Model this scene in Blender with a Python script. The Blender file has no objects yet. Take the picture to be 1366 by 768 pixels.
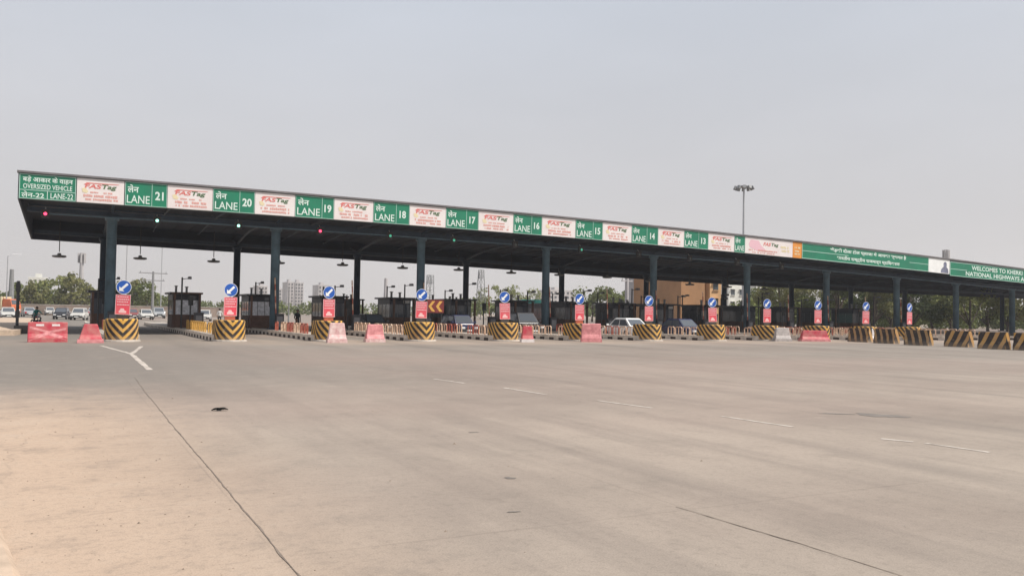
import bpy, math, random
from mathutils import Vector, Matrix
R = math.radians
PI = math.pi
S = bpy.context.scene
C = S.collection
rnd = random.Random(7)

# ------------------------------------------------------------------ camera
F_PX, CXP, CYP, EYE = 1140.0, 683.0, 384.0, 1.64
ROLL, YAW, PITCH = R(0.9), R(27.7), math.atan(34.3/1140)
fw = Vector((math.sin(YAW)*math.cos(PITCH), math.cos(YAW)*math.cos(PITCH), math.sin(PITCH)))
r0 = Vector((math.cos(YAW), -math.sin(YAW), 0)); u0 = r0.cross(fw)
rc = r0*math.cos(ROLL) + u0*math.sin(ROLL); uc = u0*math.cos(ROLL) - r0*math.sin(ROLL)
cam = bpy.data.cameras.new('camera'); camo = bpy.data.objects.new('camera', cam); C.objects.link(camo)
M = Matrix((rc, uc, -fw)).transposed().to_4x4(); M.translation = Vector((0, 0, EYE)); camo.matrix_world = M
cam.sensor_width = 36; cam.lens = F_PX/1366*36; cam.clip_end = 6000; cam.clip_start = 0.1
S.camera = camo

def ray(px, py):
    return (rc*((px-CXP)/F_PX) + uc*((CYP-py)/F_PX) + fw)
def ground(px, py):
    d = ray(px, py); t = -EYE/d.z; return Vector((d.x*t, d.y*t, 0))
def atY(px, Y, py=420):
    d = ray(px, py); return d.x*Y/d.y

# ------------------------------------------------------------------ materials
def mat(name, col, rough=0.8, var=0.12, scale=3.0, metal=0.0, bump=0.0, detail=5.0, var_col=None, spec=0.5, emit=None, es=0.0, trans=0.0):
    m = bpy.data.materials.new(name); m.use_nodes = True
    nt = m.node_tree; b = nt.nodes['Principled BSDF']
    b.inputs['Roughness'].default_value = rough; b.inputs['Metallic'].default_value = metal
    b.inputs['Specular IOR Level'].default_value = spec
    b.inputs['Base Color'].default_value = (*col, 1)
    if emit:
        b.inputs['Emission Color'].default_value = (*emit, 1); b.inputs['Emission Strength'].default_value = es
    if var > 0:
        tc = nt.nodes.new('ShaderNodeTexCoord'); n = nt.nodes.new('ShaderNodeTexNoise')
        n.inputs['Scale'].default_value = scale; n.inputs['Detail'].default_value = detail; n.inputs['Roughness'].default_value = 0.65
        oi = nt.nodes.new('ShaderNodeObjectInfo'); va = nt.nodes.new('ShaderNodeVectorMath'); va.operation = 'MULTIPLY_ADD'
        nt.links.new(oi.outputs['Random'], va.inputs[0]); va.inputs[1].default_value = (31, 17, 23); nt.links.new(tc.outputs['Object'], va.inputs[2])
        nt.links.new(va.outputs[0], n.inputs['Vector'])
        mx = nt.nodes.new('ShaderNodeMix'); mx.data_type = 'RGBA'
        c2 = var_col or tuple(c*(1-2.2*var) for c in col)
        c1 = tuple(min(1, c*(1+var)) for c in col)
        mx.inputs[6].default_value = (*c1, 1); mx.inputs[7].default_value = (*c2, 1)
        mr = nt.nodes.new('ShaderNodeMapRange'); mr.inputs[1].default_value = 0.35; mr.inputs[2].default_value = 0.72
        nt.links.new(n.outputs['Fac'], mr.inputs[0]); nt.links.new(mr.outputs[0], mx.inputs[0])
        nt.links.new(mx.outputs[2], b.inputs['Base Color'])
        if bump > 0:
            bp = nt.nodes.new('ShaderNodeBump'); bp.inputs['Strength'].default_value = bump; bp.inputs['Distance'].default_value = 0.02
            nt.links.new(n.outputs['Fac'], bp.inputs['Height']); nt.links.new(bp.outputs[0], b.inputs['Normal'])
    return m

class G:   # tiny node graph helper
    def __init__(s, m): s.nt = m.node_tree; s.L = s.nt.links
    def n(s, t, **k):
        x = s.nt.nodes.new(t)
        for a, v in k.items(): setattr(x, a, v)
        return x
    def put(s, sock, v):
        if hasattr(v, 'links'): s.L.new(v, sock)
        else: sock.default_value = v
    def math(s, op, a, b=0.0, c=0.0):
        x = s.n('ShaderNodeMath', operation=op); s.put(x.inputs[0], a); s.put(x.inputs[1], b); s.put(x.inputs[2], c); return x.outputs[0]
    def noise(s, vec, scale, detail=5, rough=0.6):
        x = s.n('ShaderNodeTexNoise'); s.L.new(vec, x.inputs['Vector']); x.inputs['Scale'].default_value = scale
        x.inputs['Detail'].default_value = detail; x.inputs['Roughness'].default_value = rough; return x.outputs['Fac']
    def mapr(s, v, a, b, c=0.0, d=1.0, smooth=False):
        x = s.n('ShaderNodeMapRange')
        if smooth: x.interpolation_type = 'SMOOTHSTEP'
        s.put(x.inputs[0], v)
        for i, q in enumerate((a, b, c, d)): x.inputs[i+1].default_value = q
        return x.outputs[0]
    def mix(s, f, a, b, blend='MIX'):
        x = s.n('ShaderNodeMix', data_type='RGBA', blend_type=blend); s.put(x.inputs[0], f)
        for i, q in ((6, a), (7, b)): s.put(x.inputs[i], q if hasattr(q, 'links') else (*q, 1))
        return x.outputs[2]
    def mapping(s, vec, scale):
        x = s.n('ShaderNodeMapping'); s.L.new(vec, x.inputs[0]); x.inputs['Scale'].default_value = scale; return x.outputs[0]

MT = {}
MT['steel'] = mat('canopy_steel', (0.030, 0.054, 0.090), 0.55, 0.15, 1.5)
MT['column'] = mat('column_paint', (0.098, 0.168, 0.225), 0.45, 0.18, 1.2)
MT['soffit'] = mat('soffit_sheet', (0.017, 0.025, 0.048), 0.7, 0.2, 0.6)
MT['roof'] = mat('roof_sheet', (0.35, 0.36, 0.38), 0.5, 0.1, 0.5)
MT['coping'] = mat('coping_metal', (0.16, 0.15, 0.155), 0.6, 0.15, 1.0)
MT['back'] = mat('fascia_back', (0.16, 0.20, 0.20), 0.7, 0.1, 1.0)
MT['green'] = mat('board_green', (0.004, 0.178, 0.094), 0.5, 0.10, 0.7, var_col=(0.010, 0.150, 0.088))
MT['white'] = mat('sign_white', (0.78, 0.79, 0.78), 0.5, 0.05, 1.5)
MT['letter'] = mat('letter_white', (0.62, 0.74, 0.68), 0.5, 0.0)
MT['trim'] = mat('board_trim', (0.38, 0.58, 0.50), 0.6, 0.0)
MT['advert'] = mat('advert_vinyl', (0.70, 0.66, 0.645), 0.5, 0.08, 0.8, var_col=(0.70, 0.62, 0.61))
MT['adred'] = mat('advert_red', (0.64, 0.17, 0.15), 0.5, 0.0)
MT['adpink'] = mat('advert_pink', (0.68, 0.34, 0.30), 0.5, 0.0)
MT['adgreen'] = mat('advert_dark_green', (0.09, 0.15, 0.075), 0.5, 0.0)
MT['adyellow'] = mat('advert_pale_yellow', (0.72, 0.62, 0.40), 0.5, 0.0)
MT['magenta'] = mat('advert_magenta', (0.72, 0.46, 0.52), 0.5, 0.0)
MT['orange'] = mat('panel_orange', (0.70, 0.27, 0.045), 0.5, 0.08, 1.0)
MT['bluegrey'] = mat('portrait_grey', (0.16, 0.17, 0.24), 0.5, 0.25, 3.0)
MT['blue'] = mat('sign_blue', (0.012, 0.090, 0.40), 0.4, 0.06, 2.0)
MT['red'] = mat('sign_red', (0.56, 0.048, 0.080), 0.45, 0.15, 1.2, var_col=(0.56, 0.14, 0.16))
MT['pink'] = mat('plate_text', (0.72, 0.48, 0.50), 0.5, 0.0)
MT['post'] = mat('grey_post', (0.22, 0.22, 0.22), 0.6, 0.1)
MT['galv'] = mat('galvanised', (0.42, 0.42, 0.43), 0.5, 0.1, 2, metal=0.3)
MT['dark'] = mat('dark_metal', (0.035, 0.034, 0.036), 0.6, 0.1)
MT['black'] = mat('black_rubber', (0.018, 0.018, 0.019), 0.8, 0.05)
MT['navy'] = mat('booth_navy', (0.014, 0.017, 0.034), 0.5, 0.1)
MT['brown'] = mat('booth_brown', (0.12, 0.06, 0.04), 0.75, 0.2, 2.0)
MT['boothgrey'] = mat('booth_panel', (0.15, 0.15, 0.16), 0.5, 0.15, 2.0)
MT['boothdark'] = mat('booth_dark_panel', (0.028, 0.028, 0.036), 0.5, 0.15, 2.0)
MT['glass'] = mat('dark_glass', (0.085, 0.095, 0.11), 0.08, 0.0)
MT['blind'] = mat('booth_blind', (0.68, 0.69, 0.73), 0.45, 0.2, 5.0)
MT['kerbw'] = mat('kerb_white', (0.66, 0.57, 0.48), 0.8, 0.15, 3)
MT['kerbb'] = mat('kerb_black', (0.055, 0.034, 0.027), 0.8, 0.15, 3)
MT['concrete'] = mat('concrete', (0.42, 0.37, 0.32), 0.9, 0.13, 2.0, bump=0.3)
MT['railw'] = mat('rail_cream', (0.62, 0.46, 0.33), 0.6, 0.2, 6, var_col=(0.34, 0.15, 0.09))
MT['railr'] = mat('rail_red', (0.36, 0.085, 0.05), 0.6, 0.15, 6)
MT['raily'] = mat('rail_yellow', (0.62, 0.34, 0.07), 0.6, 0.15, 6)
MT['barred'] = mat('barrier_red', (0.38, 0.024, 0.045), 0.6, 0.2, 3.0, var_col=(0.48, 0.19, 0.17))
MT['barpink'] = mat('barrier_faded_pink', (0.60, 0.25, 0.25), 0.6, 0.2, 4.0, var_col=(0.42, 0.13, 0.14))
MT['barpale'] = mat('barrier_pale', (0.62, 0.48, 0.45), 0.65, 0.16, 4.0, var_col=(0.50, 0.24, 0.24))
MT['bargrey'] = mat('barrier_grey', (0.42, 0.38, 0.36), 0.65, 0.16, 4.0)
MT['barwhite'] = mat('barrier_white', (0.76, 0.70, 0.68), 0.6, 0.12, 4.0)
MT['marking'] = mat('road_paint', (0.46, 0.405, 0.355), 0.85, 0.15, 5.0, var_col=(0.25, 0.21, 0.175))
MT['joint'] = mat('joint_filler', (0.175, 0.138, 0.11), 0.9, 0.2, 3)
MT['tar'] = mat('tar_stain', (0.165, 0.142, 0.124), 0.9, 0.1, 4)
MT['tyre'] = MT['black']
MT['rim'] = mat('wheel_rim', (0.45, 0.45, 0.46), 0.35, 0.0, metal=0.7)
MT['carwhite'] = mat('car_white', (0.72, 0.72, 0.71), 0.3, 0.05, 2)
MT['cardimmed'] = mat('car_dimmed_white', (0.50, 0.485, 0.46), 0.45, 0.08, 2)  # white car paint darkened so the far cars look dimmer
MT['carsilver'] = mat('car_silver', (0.42, 0.43, 0.44), 0.3, 0.05, 2, metal=0.4)
MT['cardark'] = mat('car_dark', (0.028, 0.028, 0.034), 0.3, 0.05, 2)
MT['carblue'] = mat('car_dark_blue', (0.025, 0.03, 0.075), 0.3, 0.05, 2)
MT['carred'] = mat('car_maroon', (0.22, 0.04, 0.04), 0.3, 0.05, 2)
MT['lamp'] = mat('headlamp_glass', (0.72, 0.72, 0.70), 0.15, 0.0)
MT['tail'] = mat('tail_lamp', (0.40, 0.02, 0.02), 0.3, 0.0)
MT['plate'] = mat('number_plate', (0.72, 0.72, 0.70), 0.5, 0.0)
MT['cream'] = mat('cream_paint', (0.66, 0.56, 0.36), 0.6, 0.1, 1)
MT['truckorange'] = mat('truck_orange', (0.58, 0.15, 0.06), 0.5, 0.15, 1)
MT['teal'] = mat('teal_paint', (0.02, 0.17, 0.15), 0.5, 0.15, 1)
MT['bark'] = mat('bark', (0.10, 0.075, 0.055), 0.9, 0.2, 4, bump=0.5)
MT['skin'] = mat('skin', (0.26, 0.14, 0.09), 0.6, 0.05)
MT['hair'] = mat('hair', (0.015, 0.013, 0.012), 0.6, 0.0)
MT['tealcloth'] = mat('teal_cloth', (0.01, 0.21, 0.19), 0.9, 0.1)
MT['greencloth'] = mat('dark_green_cloth', (0.02, 0.08, 0.055), 0.9, 0.1)
MT['darkcloth'] = mat('dark_cloth', (0.022, 0.023, 0.027), 0.9, 0.1)
MT['whitecloth'] = mat('white_cloth', (0.62, 0.61, 0.60), 0.9, 0.1)
MT['bldshaded'] = mat('plaster_shaded_brown', (0.33, 0.175, 0.08), 0.9, 0.1, 0.3)  # brown darkened to carry the shade of the block's unlit side
MT['bldlight'] = mat('plaster_apricot', (0.56, 0.34, 0.17), 0.9, 0.1, 0.3)
MT['bldgrey'] = mat('plaster_grey', (0.42, 0.40, 0.40), 0.9, 0.1, 0.3)
MT['bldwhite'] = mat('plaster_white', (0.62, 0.61, 0.56), 0.9, 0.1, 0.3)
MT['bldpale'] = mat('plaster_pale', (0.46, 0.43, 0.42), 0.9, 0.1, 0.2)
MT['window'] = mat('window_glass', (0.07, 0.08, 0.09), 0.15, 0.0)
MT['sigred'] = mat('signal_red', (0.5, 0.02, 0.05), 0.4, 0.0, emit=(1.0, 0.06, 0.14), es=3.0)
MT['siggreen'] = mat('signal_green', (0.1, 0.5, 0.35), 0.4, 0.0, emit=(0.45, 1.0, 0.80), es=2.2)
MT['sigoff'] = mat('signal_off', (0.10, 0.12, 0.12), 0.3, 0.0)
MT['sigdim'] = mat('signal_dim_green', (0.1, 0.4, 0.3), 0.4, 0.0, emit=(0.12, 0.8, 0.5), es=0.45)

def stripe_mat(name, slope_sign=1.0, period=0.40, wear=0.5, y1=(0.60, 0.315, 0.040), y2=(0.58, 0.36, 0.12), duty=0.44):
    m = bpy.data.materials.new(name); m.use_nodes = True; g = G(m); b = m.node_tree.nodes['Principled BSDF']
    b.inputs['Roughness'].default_value = 0.8
    uv = g.n('ShaderNodeUVMap'); sp = g.n('ShaderNodeSeparateXYZ'); g.L.new(uv.outputs[0], sp.inputs[0])
    tc = g.n('ShaderNodeTexCoord'); oi = g.n('ShaderNodeObjectInfo'); rv = oi.outputs['Random']
    va = g.n('ShaderNodeVectorMath', operation='MULTIPLY_ADD'); g.L.new(rv, va.inputs[0]); va.inputs[1].default_value = (31, 17, 23); g.L.new(tc.outputs['Object'], va.inputs[2]); oc = va.outputs[0]
    n1 = g.noise(oc, 5.0, 6, 0.7); n2 = g.noise(oc, 1.3, 3)
    t = g.math('SUBTRACT', sp.outputs[1], g.math('MULTIPLY', g.math('ABSOLUTE', sp.outputs[0]), slope_sign))
    t = g.math('ADD', t, g.math('MULTIPLY', g.math('SUBTRACT', n1, 0.5), 0.035))
    fr = g.math('FRACT', g.math('DIVIDE', g.math('ADD', t, g.math('MULTIPLY_ADD', rv, 0.16, 19.95)), period))
    st = g.mapr(fr, duty, duty+.06)
    yel = g.mix(g.mapr(n2, 0.35, 0.7), y1, y2)
    yel = g.mix(g.math('MULTIPLY', g.mapr(n1, 0.52, 0.70), g.mapr(rv, 0, 1, 0.4, 1.0)), yel, (0.50, 0.40, 0.28)); yel = g.mix(g.mapr(n2, 0.50, 0.75, 0, 0.5), yel, (0.40, 0.17, 0.05))
    blk = g.mix(g.mapr(n1, 0.54, 0.72), (0.028, 0.020, 0.017), (0.15, 0.10, 0.07))
    col = g.mix(st, yel, blk)
    dirt = g.mapr(g.math('ADD', sp.outputs[1], g.math('MULTIPLY', n1, 0.35)), 0.08, 0.50, 0.75, 0.0)
    col = g.mix(dirt, col, (0.36, 0.28, 0.21))
    g.L.new(col, b.inputs['Base Color'])
    return m
MT['chevron'] = stripe_mat('chevron_paint', 1.0)
MT['slant'] = stripe_mat('slant_paint', -2.2, 1.35, y1=(0.52, 0.28, 0.07), y2=(0.44, 0.26, 0.11), duty=.40)
MT['upright'] = stripe_mat('upright_paint', 3.0, 1.5, y1=(0.40, 0.22, 0.07), y2=(0.32, 0.21, 0.11), duty=.36)  # yellow dulled to stand in for shade on the long sides

def leaf_mat(name, c1, c2, c3):
    m = bpy.data.materials.new(name); m.use_nodes = True; g = G(m); nt = m.node_tree
    b = nt.nodes['Principled BSDF']; out = nt.nodes['Material Output']
    b.inputs['Roughness'].default_value = 0.7; b.inputs['Specular IOR Level'].default_value = 0.2
    tc = g.n('ShaderNodeTexCoord'); n1 = g.noise(tc.outputs['Object'], 0.55, 3); n2 = g.noise(tc.outputs['Object'], 3.0, 2)
    col = g.mix(g.mapr(n1, 0.35, 0.65), c1, c2); col = g.mix(g.mapr(n2, 0.45, 0.75), col, c3)
    g.L.new(col, b.inputs['Base Color'])
    tr = g.n('ShaderNodeBsdfTranslucent'); g.L.new(col, tr.inputs[0])
    ms = g.n('ShaderNodeMixShader'); ms.inputs[0].default_value = 0.3
    g.L.new(b.outputs[0], ms.inputs[1]); g.L.new(tr.outputs[0], ms.inputs[2]); g.L.new(ms.outputs[0], out.inputs[0])
    return m
MT['leaf'] = leaf_mat('leaf_green', (0.088, 0.116, 0.031), (0.136, 0.159, 0.047), (0.201, 0.206, 0.077))
MT['leafdark'] = leaf_mat('leaf_dark_green', (0.060, 0.078, 0.030), (0.092, 0.115, 0.042), (0.14, 0.15, 0.065))
MT['leafolive'] = leaf_mat('leaf_olive', (0.13, 0.136, 0.047), (0.177, 0.177, 0.065), (0.236, 0.212, 0.1))
MT['leafpale'] = leaf_mat('leaf_pale', (0.177, 0.195, 0.065), (0.224, 0.236, 0.08), (0.283, 0.283, 0.112))

# ------------------------------------------------------------------ mesh builder
class MB:
    def __init__(s): s.v = []; s.f = []; s.m = []; s.uv = {}
    def face(s, pts, mi=0, uvs=None):
        i = len(s.v); s.v += [tuple(p) for p in pts]; s.f.append(tuple(range(i, i+len(pts)))); s.m.append(mi)
        if uvs: s.uv[len(s.f)-1] = uvs
    def hexa(s, p, mi=0):   # p: 8 corners, bottom 4 ccw then top 4 ccw
        i = len(s.v); s.v += [tuple(q) for q in p]
        for a in ((3,2,1,0), (4,5,6,7), (0,1,5,4), (1,2,6,5), (2,3,7,6), (3,0,4,7)):
            s.f.append(tuple(i+k for k in a)); s.m.append(mi)
    def box(s, x0, x1, y0, y1, z0, z1, mi=0, tx=0.0, ty=0.0, fn=None):
        p = [(x0,y0,z0),(x1,y0,z0),(x1,y1,z0),(x0,y1,z0),(x0+tx,y0+ty,z1),(x1-tx,y0+ty,z1),(x1-tx,y1-ty,z1),(x0+tx,y1-ty,z1)]
        if fn: p = [fn(q) for q in p]
        s.hexa(p, mi)
    def tube(s, pts, rad, n=8, mi=0, caps=True):
        pts = [Vector(p) for p in pts]
        if not hasattr(rad, '__len__'): rad = [rad]*len(pts)
        base = len(s.v); up = None
        for k, p in enumerate(pts):
            d = (pts[min(k+1, len(pts)-1)] - pts[max(k-1, 0)]).normalized()
            if up is None: up = Vector((0,0,1)) if abs(d.z) < 0.9 else Vector((0,1,0))
            a = d.cross(up).normalized(); b = a.cross(d).normalized(); up = b
            for j in range(n):
                t = 2*PI*j/n; s.v.append(tuple(p + a*math.cos(t)*rad[k] + b*math.sin(t)*rad[k]))
        for k in range(len(pts)-1):
            for j in range(n):
                a0 = base+k*n+j; a1 = base+k*n+(j+1) % n
                s.f.append((a0, a1, a1+n, a0+n)); s.m.append(mi)
        if caps:
            s.f.append(tuple(base+j for j in reversed(range(n)))); s.m.append(mi)
            s.f.append(tuple(base+(len(pts)-1)*n+j for j in range(n))); s.m.append(mi)
    def prism(s, poly, h0, h1, axis='y', mi=0):
        # polygon in the plane across the axis (x,z for axis y; y,z for axis x; x,y for axis z)
        def P(a, b, h): return {'y': (a, h, b), 'x': (h, a, b), 'z': (a, b, h)}[axis]
        i = len(s.v); n = len(poly)
        s.v += [P(a, b, h0) for a, b in poly] + [P(a, b, h1) for a, b in poly]
        s.f.append(tuple(range(i, i+n))); s.m.append(mi)
        s.f.append(tuple(reversed(range(i+n, i+2*n)))); s.m.append(mi)
        for k in range(n):
            s.f.append((i+k, i+n+k, i+n+(k+1) % n, i+(k+1) % n)); s.m.append(mi)
    def lathe(s, prof, n=16, cx=0, cy=0, mi=0):
        i = len(s.v)
        for r, z in prof:
            for j in range(n):
                t = 2*PI*j/n; s.v.append((cx+r*math.cos(t), cy+r*math.sin(t), z))
        for k in range(len(prof)-1):
            for j in range(n):
                a = i+k*n+j; b = i+k*n+(j+1) % n
                s.f.append((a, b, b+n, a+n)); s.m.append(mi)
        s.f.append(tuple(i+j for j in reversed(range(n)))); s.m.append(mi)
        s.f.append(tuple(i+(len(prof)-1)*n+j for j in range(n))); s.m.append(mi)
    def loft(s, rings, mi=0, caps=True):
        i = len(s.v); n = len(rings[0])
        for r in rings: s.v += [tuple(p) for p in r]
        for k in range(len(rings)-1):
            for j in range(n):
                a = i+k*n+j; b = i+k*n+(j+1) % n
                s.f.append((a, b, b+n, a+n)); s.m.append(mi)
        if caps:
            s.f.append(tuple(i+j for j in reversed(range(n)))); s.m.append(mi)
            s.f.append(tuple(i+(len(rings)-1)*n+j for j in range(n))); s.m.append(mi)
    def text(s, body, x, z, w, h, y, mi=0, shear=0.0, bold=0.012, align='c'):
        """flat lettering facing -Y, fitted in a box w x h centred at x,z"""
        vs, fs = text_mesh(body, bold)
        x0 = min(v[0] for v in vs); x1 = max(v[0] for v in vs); y0 = min(v[1] for v in vs); y1 = max(v[1] for v in vs)
        i = len(s.v)
        for a, b in vs:
            q = (b-y0)/(y1-y0) - 0.5
            s.v.append((x + ((a-x0)/(x1-x0)-0.5)*w + q*h*shear, y, z + q*h))
        for f in fs: s.f.append(tuple(i+k for k in f)); s.m.append(mi)
    def build(s, name, mats, parent=None, smooth=False, off=None):
        me = bpy.data.meshes.new(name)
        vv = s.v
        if off: vv = [(a-off[0], b-off[1], c-off[2]) for a, b, c in vv]
        me.from_pydata(vv, [], s.f)
        if not isinstance(mats, (list, tuple)): mats = [mats]
        for m in mats: me.materials.append(MT[m] if isinstance(m, str) else m)
        me.polygons.foreach_set('material_index', s.m)
        if smooth: me.polygons.foreach_set('use_smooth', [True]*len(s.f))
        if s.uv:
            ul = me.uv_layers.new(name='UVMap')
            for fi, uvs in s.uv.items():
                p = me.polygons[fi]
                for k, li in enumerate(p.loop_indices): ul.data[li].uv = uvs[k]
        me.update()
        o = bpy.data.objects.new(name, me); C.objects.link(o)
        if parent: o.parent = parent
        return o

_tx = {}
def text_mesh(body, bold):
    k = (body, bold)
    if k not in _tx:
        cu = bpy.data.curves.new('t', 'FONT'); cu.body = body; cu.offset = bold; cu.resolution_u = 3
        o = bpy.data.objects.new('t', cu); C.objects.link(o)
        dg = bpy.context.evaluated_depsgraph_get()
        me = bpy.data.meshes.new_from_object(o.evaluated_get(dg))
        _tx[k] = ([(v.co.x, v.co.y) for v in me.vertices], [tuple(p.vertices) for p in me.polygons])
        bpy.data.objects.remove(o); bpy.data.curves.remove(cu); bpy.data.meshes.remove(me)
    return _tx[k]

def tag(o, label=None, cat=None, group=None, kind=None):
    if label: o['label'] = label
    if cat: o['category'] = cat
    if group: o['group'] = group
    if kind: o['kind'] = kind
    return o
def empty(name, loc, rz=0, label=None, cat=None, group=None):
    o = bpy.data.objects.new(name, None); C.objects.link(o); o.location = loc; o.rotation_euler = (0, 0, rz); o.empty_display_size = 0.3
    return tag(o, label, cat, group)
def kids(o): return [c for c in list(C.objects) if c.parent == o]
def dup(root, loc=None, rz=None, label=None, parent=None, tree=None):
    r = root.copy(); C.objects.link(r)
    if parent is not None: r.parent = parent
    if loc is not None: r.location = loc
    if rz is not None: r.rotation_euler = (0, 0, rz)
    if label: r['label'] = label
    for c in kids(root): dup(c, parent=r)
    return r
def struct(o): o['kind'] = 'structure'; return o

ORD = ['first', 'second', 'third', 'fourth', 'fifth', 'sixth', 'seventh', 'eighth', 'ninth', 'tenth', 'eleventh', 'twelfth', 'thirteenth', 'fourteenth', 'fifteenth']

# ------------------------------------------------------------------ world, sun
SUN = Vector((0.56, -0.50, 1.0)).normalized()      # direction towards the sun
elev = math.asin(SUN.z); az = math.atan2(SUN.x, SUN.y)
w = bpy.data.worlds.new('World'); S.world = w; w.use_nodes = True
nt = w.node_tree; bg = nt.nodes['Background']
sky = nt.nodes.new('ShaderNodeTexSky'); sky.sky_type = 'NISHITA'; sky.sun_disc = False
sky.sun_elevation = elev; sky.sun_rotation = az; sky.dust_density = 6.0; sky.air_density = 1.2; sky.ozone_density = 1.0
hs = nt.nodes.new('ShaderNodeHueSaturation'); hs.inputs['Saturation'].default_value = 0.28
mx = nt.nodes.new('ShaderNodeMix'); mx.data_type = 'RGBA'; mx.inputs[0].default_value = 0.86
wtc = nt.nodes.new('ShaderNodeTexCoord'); wsp = nt.nodes.new('ShaderNodeSeparateXYZ'); nt.links.new(wtc.outputs['Generated'], wsp.inputs[0])
wmr = nt.nodes.new('ShaderNodeMapRange'); wmr.inputs[1].default_value = 0.0; wmr.inputs[2].default_value = 0.42; nt.links.new(wsp.outputs[2], wmr.inputs[0])
wcm = nt.nodes.new('ShaderNodeMix'); wcm.data_type = 'RGBA'; nt.links.new(wmr.outputs[0], wcm.inputs[0])
wcm.inputs[6].default_value = (7.2, 6.75, 6.5, 1); wcm.inputs[7].default_value = (6.2, 6.8, 7.8, 1)     # dust haze: warmer low down, bluer higher up
wn = nt.nodes.new('ShaderNodeTexNoise'); wn.inputs['Scale'].default_value = 2.2; wn.inputs['Detail'].default_value = 4; wmp = nt.nodes.new('ShaderNodeMapping'); wmp.inputs['Scale'].default_value = (1, 1, 3)
nt.links.new(wtc.outputs['Generated'], wmp.inputs[0]); nt.links.new(wmp.outputs[0], wn.inputs['Vector'])
wm2 = nt.nodes.new('ShaderNodeMapRange'); wm2.inputs[1].default_value = 0.3; wm2.inputs[2].default_value = 0.7; wm2.inputs[3].default_value = 0.955; wm2.inputs[4].default_value = 1.045; nt.links.new(wn.outputs['Fac'], wm2.inputs[0])
wvs = nt.nodes.new('ShaderNodeVectorMath'); wvs.operation = 'SCALE'; nt.links.new(wcm.outputs[2], wvs.inputs[0]); nt.links.new(wm2.outputs[0], wvs.inputs['Scale'])     # thin uneven haze
nt.links.new(wvs.outputs[0], mx.inputs[7])
nt.links.new(sky.outputs[0], hs.inputs['Color']); nt.links.new(hs.outputs[0], mx.inputs[6]); nt.links.new(mx.outputs[2], bg.inputs[0])
bg.inputs[1].default_value = 0.10
sl = bpy.data.lights.new('sun', 'SUN'); sl.energy = 5.0; sl.angle = R(1.2); sl.color = (1.0, 0.945, 0.865)
so = bpy.data.objects.new('sun', sl); C.objects.link(so); so.rotation_euler = SUN.to_track_quat('Z', 'Y').to_euler()
so.location = (0, 0, 60)

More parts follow.
